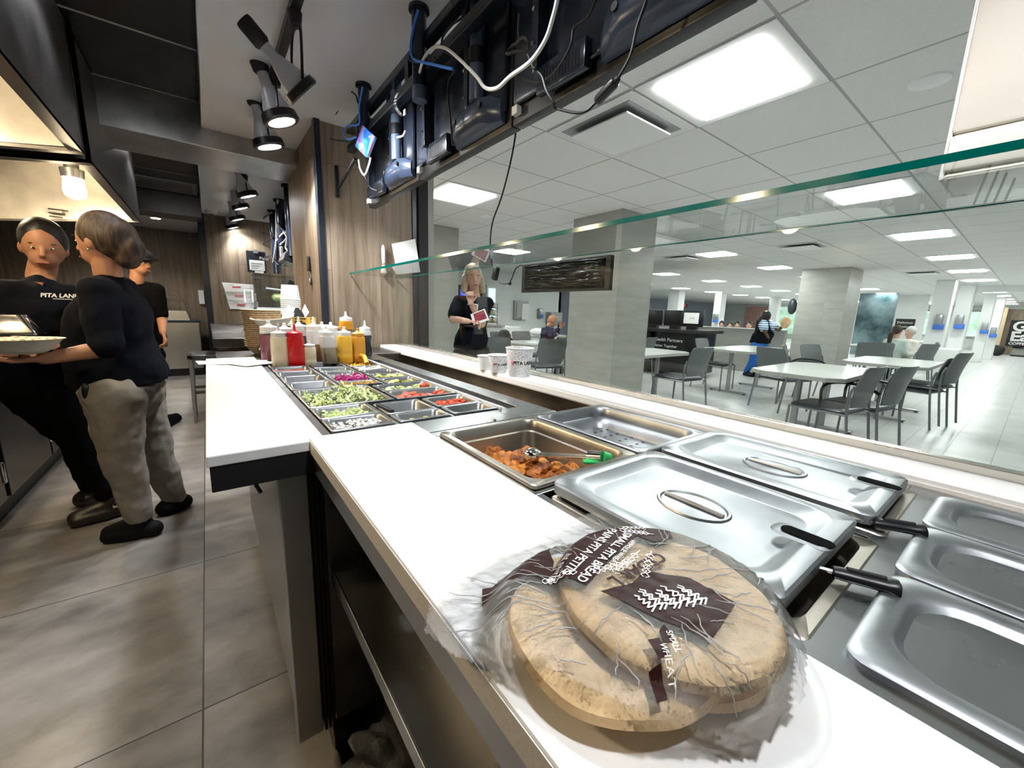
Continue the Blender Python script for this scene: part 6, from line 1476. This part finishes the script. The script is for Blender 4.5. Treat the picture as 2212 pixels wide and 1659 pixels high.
def chair(x, y, face, label, arms=False, z=0):
    """face: heading in degrees of the seat front, measured from +x"""
    p = ca if arms else cp; rz = R(face-90)
    if arms not in usedc: usedc[arms] = 1; p.location = (x, y, z); p.rotation_euler = (0, 0, rz); p['label'] = label
    else: dup(p, (x, y, z), rz, label)
def table(x0, y0, x1, y1, label, clip=.12, legs=True):
    t = thing('cafeteria_table', label, 'table', ((x0+x1)/2, (y0+y1)/2, 0), 'white cafeteria tables')
    c = clip; P = [(x0+c, y0), (x1-c, y0), (x1, y0+c), (x1, y1-c), (x1-c, y1), (x0+c, y1), (x0, y1-c), (x0, y0+c)]
    MB().prism([(x, y, .735) for x, y in P], (0, 0, .005)).build('tabletop', 'tabletop', t)
    MB().prism([(x, y, .70) for x, y in P], (0, 0, .0352)).build('top_edge', 'tableedge', t)
    ym = (y0+y1)/2
    for x in (x0+.28, x1-.28):
        MB().cyl((x, ym, .03), (x, ym, .70), .032, n=20).build('pedestal', 'alu', t, True)
        MB().box(x-.035, ym-.30, .015, x+.035, ym+.30, .035, .006).build('foot_bar', 'alu', t, True)
        for s_ in (-1, 1): MB().cyl((x, ym+s_*.27, 0), (x, ym+s_*.27, .02), .02, n=12).build('glide', 'black', t, True)
    return t
table(4.48, 1.0, 6.0, 1.80, 'nearest white table, with clipped corners, right of the second pillar')
table(6.75, 2.68, 8.45, 3.50, 'white table standing in front of the cleaner')
table(4.35, 3.05, 5.70, 3.85, 'white table partly hidden behind the near pillar')
table(6.8, .74, 8.35, 1.60, 'white table behind the nearest one, stacked chairs at its right end')
table(3.95, 4.85, 5.35, 5.65, 'white table left of the near pillar with a black coat chair behind')
table(5.3, 6.6, 6.7, 7.3, 'white table in front of the seated man', legs=True)
table(11.6, 1.9, 13.6, 2.7, 'white table with the ponytail woman and white haired person')
table(9.3, 3.9-1.9, 10.4, 2.5, 'white table at the foot of the second pillar') if False else None
table(16.9, 1.9, 18.6, 2.5, 'long white table far behind the round white columns')
table(10.9, 1.3, 11.9+.3, 1.85, 'narrow white table beyond the stacked chairs') if False else None
# chairs: near table
chair(4.70, 1.12, 83, 'grey chair with its back to the camera, nearest of all chairs')
chair(5.13, .98, 80, 'second chair from the camera, just right of the nearest one', True)
chair(7.12, .86, 78, 'front one of the two stacked grey chairs at the table end')
chair(7.10, .79, 78, 'rear one of the two stacked grey chairs at the table end', z=.07)
chair(5.04, 2.86, 84, 'grey chair right of the table hidden by the near pillar')
chair(7.20, 3.42, -90, 'grey chair behind the left end of the table before the cleaner')
chair(6.45, 2.10, -20, 'black armed chair left of the three between the tables', True)
chair(7.10, 2.02, -75, 'black armed chair in the middle behind the nearest table', True)
chair(7.75, 1.95, -110, 'grey chair right of the armed chairs, against the second pillar')
chair(6.3, 4.5, 100, 'grey chair back left of the computer counter base')
chair(5.9, 4.75, 95, 'grey chair back at the foot of the computer counter')
chair(4.1, 4.55, 70, 'grey chair facing the coat table, right behind the paper cups')
chair(4.75, 4.35, 95, 'grey chair at the right front corner of the coat table')
chair(3.75, 5.75, -75, 'grey chair at the far left corner of the coat table')
chair(4.30, 5.72, -85, 'grey chair with the black coat over its back')
chair(4.85, 5.80, -90, 'grey chair just right of the coat chair')
chair(5.35, 7.45, -30, 'grey chair the seated man uses')
chair(3.45, 5.0, 60, 'grey chair right of the legs of the blonde woman')
chair(10.4, 1.9, 0, 'grey chair backs before the far table at its left end')
chair(11.0, 2.0, 20, 'grey chair beside the ponytail woman')
chair(11.7, 1.55, 60, 'grey chair under the table of the two far people')
chair(12.8, 1.65, 100, 'grey chair right of the far people, by the white column')
MB().ball((4.35, 5.95, .76), .12, 4, (1.5, .6, 1.1)).folded(.05).build('coat', 'blackm', None, True, 'black coat slung over a grey chair back', 'coat')
for i, (x, y) in enumerate(((4.3, 5.15), (4.75, 5.2))): MB().box(x, y, .741, x+.2, y+.14, .743).build('paper_sheet', 'paper', None, False, ['left', 'right'][i]+' white sheet lying on the coat table', 'paper')
mb = MB().ball((5.9, 6.85, .82), .13, 3, (1.4, .8, .6), jit=.05); mb.build('plastic_bag', 'paper', None, True, 'white plastic bag on the table of the seated man', 'bag')
# back wall fittings on the left: service hatch, dispenser, drinks machine, cash desk
t = thing('service_hatch', 'grey framed service hatch in the white cafeteria wall', 'hatch', (7.494,9.500,1.225))
a = Vector((7.252,9.500,1.569)); b = Vector((7.773,9.500,1.023))
MB().box(a.x, 9.46, b.z, b.x, 9.55, a.z, .004).build('frame', 'alu', t); MB().box(a.x+.06, 9.44, b.z+.06, b.x-.06, 9.47, a.z-.06).build('opening', 'tableedge', t)
MB().box(a.x+.25, 9.42, a.z-.55, a.x+.5, 9.44, a.z-.08).build('notice', 'paper', t)
t = thing('dispenser', 'white and blue hand sanitizer dispenser on the white wall by the seated man', 'sanitizer dispenser', (8.286,9.500,1.216))
c = Vector((8.277,9.490,1.216)); MB().obox(c, (.16, .12, .30), (0, 0, 0), .02).build('body', 'alu', t, True); MB().obox(c+Vector((.01, -.05, -.1)), (.12, .08, .10), (0, 0, 0), .01).build('drip_tray', 'bluep', t, True) if 'bluep' in M else None
t = thing('water_fountain', 'grey wall mounted unit behind the seated man', 'drinks unit', (8.815,9.400,1.041))
a = Vector((8.561,9.400,1.267)); b = Vector((9.052,9.400,0.867)); MB().box(a.x, 9.3, b.z, b.x, 9.56, a.z, .01).build('panel', 'alu', t); MB().box(a.x+.08, 9.27, b.z+.12, b.x-.06, 9.31, a.z-.12).build('glass_panel', 'tableedge', t)
MB().tube(spline([(8.921,9.200,0.861), (9.055,9.200,0.979), (9.047,9.200,0.818), (8.929,9.200,0.759)], 5), .02, 6).build('hose', 'alu', t, True)
t = thing('cash_desk', 'white service desk with a dark top left of the seated man', 'desk', (4.2, 6.9, 0))
MB().box(3.2, 6.75, 0, 5.35, 7.5, .93, .005).build('desk_body', 'whitewall', t); MB().box(2.9, 6.7, .93, 4.9, 7.5, .965, .004).build('desk_top', 'alu', t)
for i, x in enumerate((3.78, 4.05)): MB().box(x, 6.8, .968, x+.22, 6.95, .975).build('tray', 'paper', None, False, ['left', 'right'][i]+' small white tray on the dark desk top', 'tray')
t = thing('till_screen', 'black till screen on the dark desk top', 'screen', (4.3, 7.0, .97)); MB().obox((4.35, 7.0, 1.09), (.26, .05, .20), (.2, 0, .1), .008).build('screen', 'black', t); MB().obox((4.35, 7.02, .985), (.2, .2, .03)).build('base', 'black', t)
t = thing('snack_rack', 'black wire rack full of snack bags on the dark desk', 'rack', (4.7, 7.05, .97))
M['snack'] = noisy('snack bags', (.16, .15, .10), (.5, .48, .38), 22, .5)
for k in range(3):
    MB().box(4.52, 6.92, 1.0+k*.15, 4.86, 7.2, 1.012+k*.15).build('wire_shelf', 'black', t)
for sx in (4.525, 4.85): MB().cyl((sx, 6.93, .965), (sx, 6.93, 1.4), .006).build('upright', 'black', t)
for k in range(3):
    for q_ in range(3):
        MB().obox((4.57+q_*.11, 7.0, 1.07+k*.15), (.09, .12, .11), (.2, .3*(q_-1), .3), .02).build('snack_bag', 'snack', None, True, '%s snack bag on the %s shelf of the wire rack' % (['left', 'middle', 'right'][q_], ['bottom', 'middle', 'top'][k]), 'snack bag', 'snack bags in the wire rack')
# blue lit screen panels behind the blonde woman
M['bluescreen'] = mat('lit blue screen', (.02, .05, .4), .3, emit=(.05, .12, .7), es=.8)
M['cyan'] = mat('lit pale blue panel', (.5, .8, .9), .3, emit=(.55, .85, .95), es=1.0)
t = thing('menu_screen', 'dark screen with blue picture behind the blonde woman', 'screen', (5.525,9.400,1.606)); a = Vector((5.312,9.400,1.892)); b = Vector((6.071,9.400,1.482)); MB().box(a.x, 9.35, b.z, b.x, 9.42, a.z).build('frame', 'black', t); MB().box(a.x+.03, 9.33, b.z+.1, b.x-.5, 9.35, a.z-.12).build('picture', 'bluescreen', t)
t = thing('lit_cooler', 'pale blue lit drinks cooler edge right of the blonde woman', 'cooler', (6.215,9.200,1.389)); a = Vector((6.020,9.200,1.919)); b = Vector((6.335,9.200,0.963)); MB().box(a.x, 9.1, 0, b.x, 9.5, a.z).build('cabinet', 'whitewall', t); MB().box(a.x+.05, 9.09, b.z, b.x-.05, 9.11, a.z-.08).build('lit_front', 'cyan', t)
MB().box(a.x-.30, 9.12, b.z, a.x, 9.4, b.z+.55).build('bottle_row', 'redp', t)
struct('wall_panel', MB().box(1.46, 3.3, 0, 1.62, 3.42, CC), 'tableedge')
struct('wall_panel', MB().box(1.46, 3.35, 0, 2.04, 3.40, .001), 'tableedge')
# computer counter
t = thing('computer_counter', 'black curved counter carrying the public computers', 'counter', (8.2, 4.7, 0))
MB().loops([rrect(7.6, 4.1, 8.9, 5.2, .5, .10, 8), rrect(7.6, 4.1, 8.9, 5.2, .5, .93, 8)], True, True).build('counter_body', 'black', t, True)
MB().loops([rrect(7.5, 4.0, 9.0, 7.4, .5, .93, 8), rrect(7.5, 4.0, 9.0, 7.4, .5, .99, 8)], True, True).build('counter_top', 'blackm', t, True)
MB().loops([rrect(7.8, 5.2, 8.8, 7.3, .2, .0, 8), rrect(7.8, 5.2, 8.8, 7.3, .2, .93, 8)], True, True).build('counter_base', 'black', t, True)
a = Vector((7.550,4.410,0.716))
text('Health Partners', .10, (7.585, 4.95, .74), (0, -1, 0), (0, 0, 1), 'lettering', 'white', t); text('Better Together', .08, (7.585, 4.95, .62), (0, -1, 0), (0, 0, 1), 'lettering', 'white', t)
for i, (c0, c1_, l, on) in enumerate((((8.000,4.380,0.853), (8.000,4.396,0.987), 'right black monitor showing a white page on the computer counter', True), ((8.000,4.765,0.827), (8.000,4.781,0.965), 'middle black monitor with its back to the camera', False), ((8.000,5.297,0.790), (8.000,5.313,0.935), 'left black monitor cut by the near pillar', False))):
    t = thing('monitor', l, 'monitor', c0); c = Vector(c1_)
    MB().obox((c.x, c.y, 1.22), (.05, .46, .33), (0, 0, .15), .01).build('screen_case', 'black', t, True); MB().obox((c.x+.05, c.y, 1.03), (.16, .2, .10), (0, 0, .15), .01).build('stand', 'black', t)
    if on: MB().obox((c.x-.03, c.y-.0, 1.23), (.01, .30, .22), (0, 0, .15)).build('page', 'paper', t); text('WELCOME', .035, (c.x-.04, c.y+.09, 1.22), (0, -1, 0), (0, 0, 1), 'page_text', 'black', t)
# sanitizer dispensers on columns
P_SANI = {(2022, 697): (14.85, 1.648, 1.315), (2067, 697): (16.5, 1.433, 1.338), (2122, 710): (21.7, 1.25, 1.183), (2141, 719): (23.9, 1.133, 1.031), (1441, 684): (16.45, 10.213, 1.241), (1457, 684): (16.45, 9.853, 1.252), (1544, 688): (18.3, 8.983, 1.228)}
M['bluep'] = mat('blue plastic tray', (.05, .16, .55), .4)
def sani(p, s_, label):
    p = Vector(p); t = thing('dispenser', label, 'sanitizer dispenser', p, 'sanitizer dispensers on the columns')
    MB().obox(p+Vector((-.02, -.04, .08)), (.20*s_, .12*s_, .22*s_), (0, 0, 0), .02).build('body', 'alu', t, True); MB().obox(p+Vector((-.04, -.06, -.10)), (.16*s_, .16*s_, .12*s_), (0, 0, 0), .02).build('drip_tray', 'bluep', t, True)
for (px, py, X_, l) in ((2022, 697, 14.85, 'largest sanitizer dispenser, on the nearest white column'), (2067, 697, 16.5, 'sanitizer dispenser on the second white column'), (2122, 710, 21.7, 'sanitizer dispenser on the third white column'), (2141, 719, 23.9, 'lowest sanitizer dispenser, beside the cafe sign wall'), (1441, 684, 16.35, 'sanitizer dispenser left side of the column behind the monitors'), (1457, 684, 16.3, 'sanitizer dispenser right side of the column behind the monitors'), (1544, 688, 18.3, 'sanitizer dispenser on the column above the low tiled wall')):
    sani(P_SANI[(px, py)], 1.2, l)
# cafe opening with its sign, far right
t = thing('shop_front', 'wood lined cafe opening at the far right', 'shop front', (30, .2, 0))
MB().box(29.8, -4.2, 0, 30.0, 1.1, 2.1).build('back_panel', 'wood', t); MB().box(29.2, 1.05, 0, 30, 1.2, 2.15).build('side_post', 'kraft', t)
MB().box(29.75, -3.2, .42, 29.8, .90, 1.60).build('sign_board', 'black', t)
text('Good', .60, (29.74, .82, 1.12), (0, -1, 0), (0, 0, 1), 'lettering', 'white', t, bold=.02); text('Earth', .60, (29.74, .82, .66), (0, -1, 0), (0, 0, 1), 'lettering', 'white', t, bold=.02); text('COFFEEHOUSE', .16, (29.74, .82, .48), (0, -1, 0), (0, 0, 1), 'lettering', 'white', t, bold=.006)
t = thing('cafe_counter', 'pale cafe counter under the black sign at the far right', 'counter', (28.5, -.4, 0)); MB().box(28.4, -3, .06, 29.0, .62, .36).build('front', 'tilewall', t); MB().box(28.35, -3, .0, 29.0, .64, .06).build('plinth', 'black', t); MB().box(28.3, -3, .36, 29.1, .66, .40).build('top', 'black', t)
MB().ball((27.9, 1.0, .22), .24, 2, (.8, .8, 1.1), jit=.15).build('backpack', 'blackm', None, True, 'black bag on the floor left of the cafe counter', 'bag')
MB().ball((28.5, .5, .46), .12, 2, (.8, 1.5, .6), jit=.1).build('jacket', 'blackm', None, True, 'black jacket heaped on the cafe counter', 'jacket')
MB().box(13.6, 1.05, 0, 14.2, 1.45, .72, .02).build('bin_cabinet', 'whitewall', None, False, 'white low cabinet at the foot of the nearest white column', 'cabinet')
# far glazing with greenery
for i, (y0, y1) in enumerate(((1.9, 3.1), (3.8, 5.0))):
    w_ = thing('window_%d' % (i+1), None, None, (33.95, (y0+y1)/2, .9)); w_['kind'] = 'structure'
    MB().box(33.93, y0, .7, 33.99, y1, 2.05).build('pane', 'outside', w_); MB().box(33.9, y0-.05, .62, 33.99, y1+.05, .7).box(33.9, y0-.05, 2.05, 33.99, y1+.05, 2.12).build('window_frame', 'alu', w_)
for i, (x0, x1, m_) in enumerate(((12.6, 14.3, 'brick'), (10.2, 12.2, 'outside'))):
    w_ = thing('window_%d' % (i+3), None, None, (33.95, (x0+x1)/2, .9)); w_['kind'] = 'structure'; MB().box(33.93, x0, .3, 33.99, x1, 2.2).build('pane', m_, w_); MB().box(33.9, x0-.08, .2, 33.99, x0, 2.3).build('window_frame', 'alu', w_)
t = thing('exit_sign', 'small red lit sign on the blue grey far wall', 'exit sign', (27.3, 15.8, 2.0)); MB().box(27.0, 15.72, 1.93, 27.8, 15.88, 2.13).build('case', 'black', t)
text('EXIT', .2, (27.1, 15.71, 1.96), (1, 0, 0), (0, 0, 1), 'lettering', 'redlit', t)
t = thing('banner_sign', 'black standing banner behind the ponytail woman', 'banner', (18, 2.8, 0)); MB().box(17.98, 2.46, 1.07, 18.02, 2.92, 1.42).build('panel', 'black', t)
text('Delicious', .10, (17.97, 2.88, 1.27), (0, -1, 0), (0, 0, 1), 'lettering', 'white', t); text('Cravin', .10, (17.97, 2.88, 1.14), (0, -1, 0), (0, 0, 1), 'lettering', 'white', t); MB().cyl((18, 2.85, 0), (18, 2.85, 1.2), .03).build('pole', 'alu', t)
struct('wall_screen', MB().box(22.0, 2.75, 0, 22.1, 4.0, CC), 'whitewall')
struct('wall_glazing', MB().box(20.5, 3.4, 0, 20.6, 4.5, CC), 'darkglass')
# mop and wet floor bits at the second pillar
t = thing('mop', 'long white mop handle leaning beside the second pillar', 'mop', (11.2, 3.7, 0)); MB().cyl((11.000,3.812,-0.145), (11.000,3.518,0.603), .018).build('handle', 'white', t, True)
MB().obox(Vector((11.000,3.741,-0.146)), (.10, .5, .06)).build('mop_head', 'black', t)
MB().ball(Vector((10.750,3.532,1.568)), .13, 3, (.7, .7, 1.4), jit=.03).build('black_balloon', 'seatpad', None, True, 'dark hanging bag high on the left edge of the second pillar', 'bag').name = 'hanging_bag'
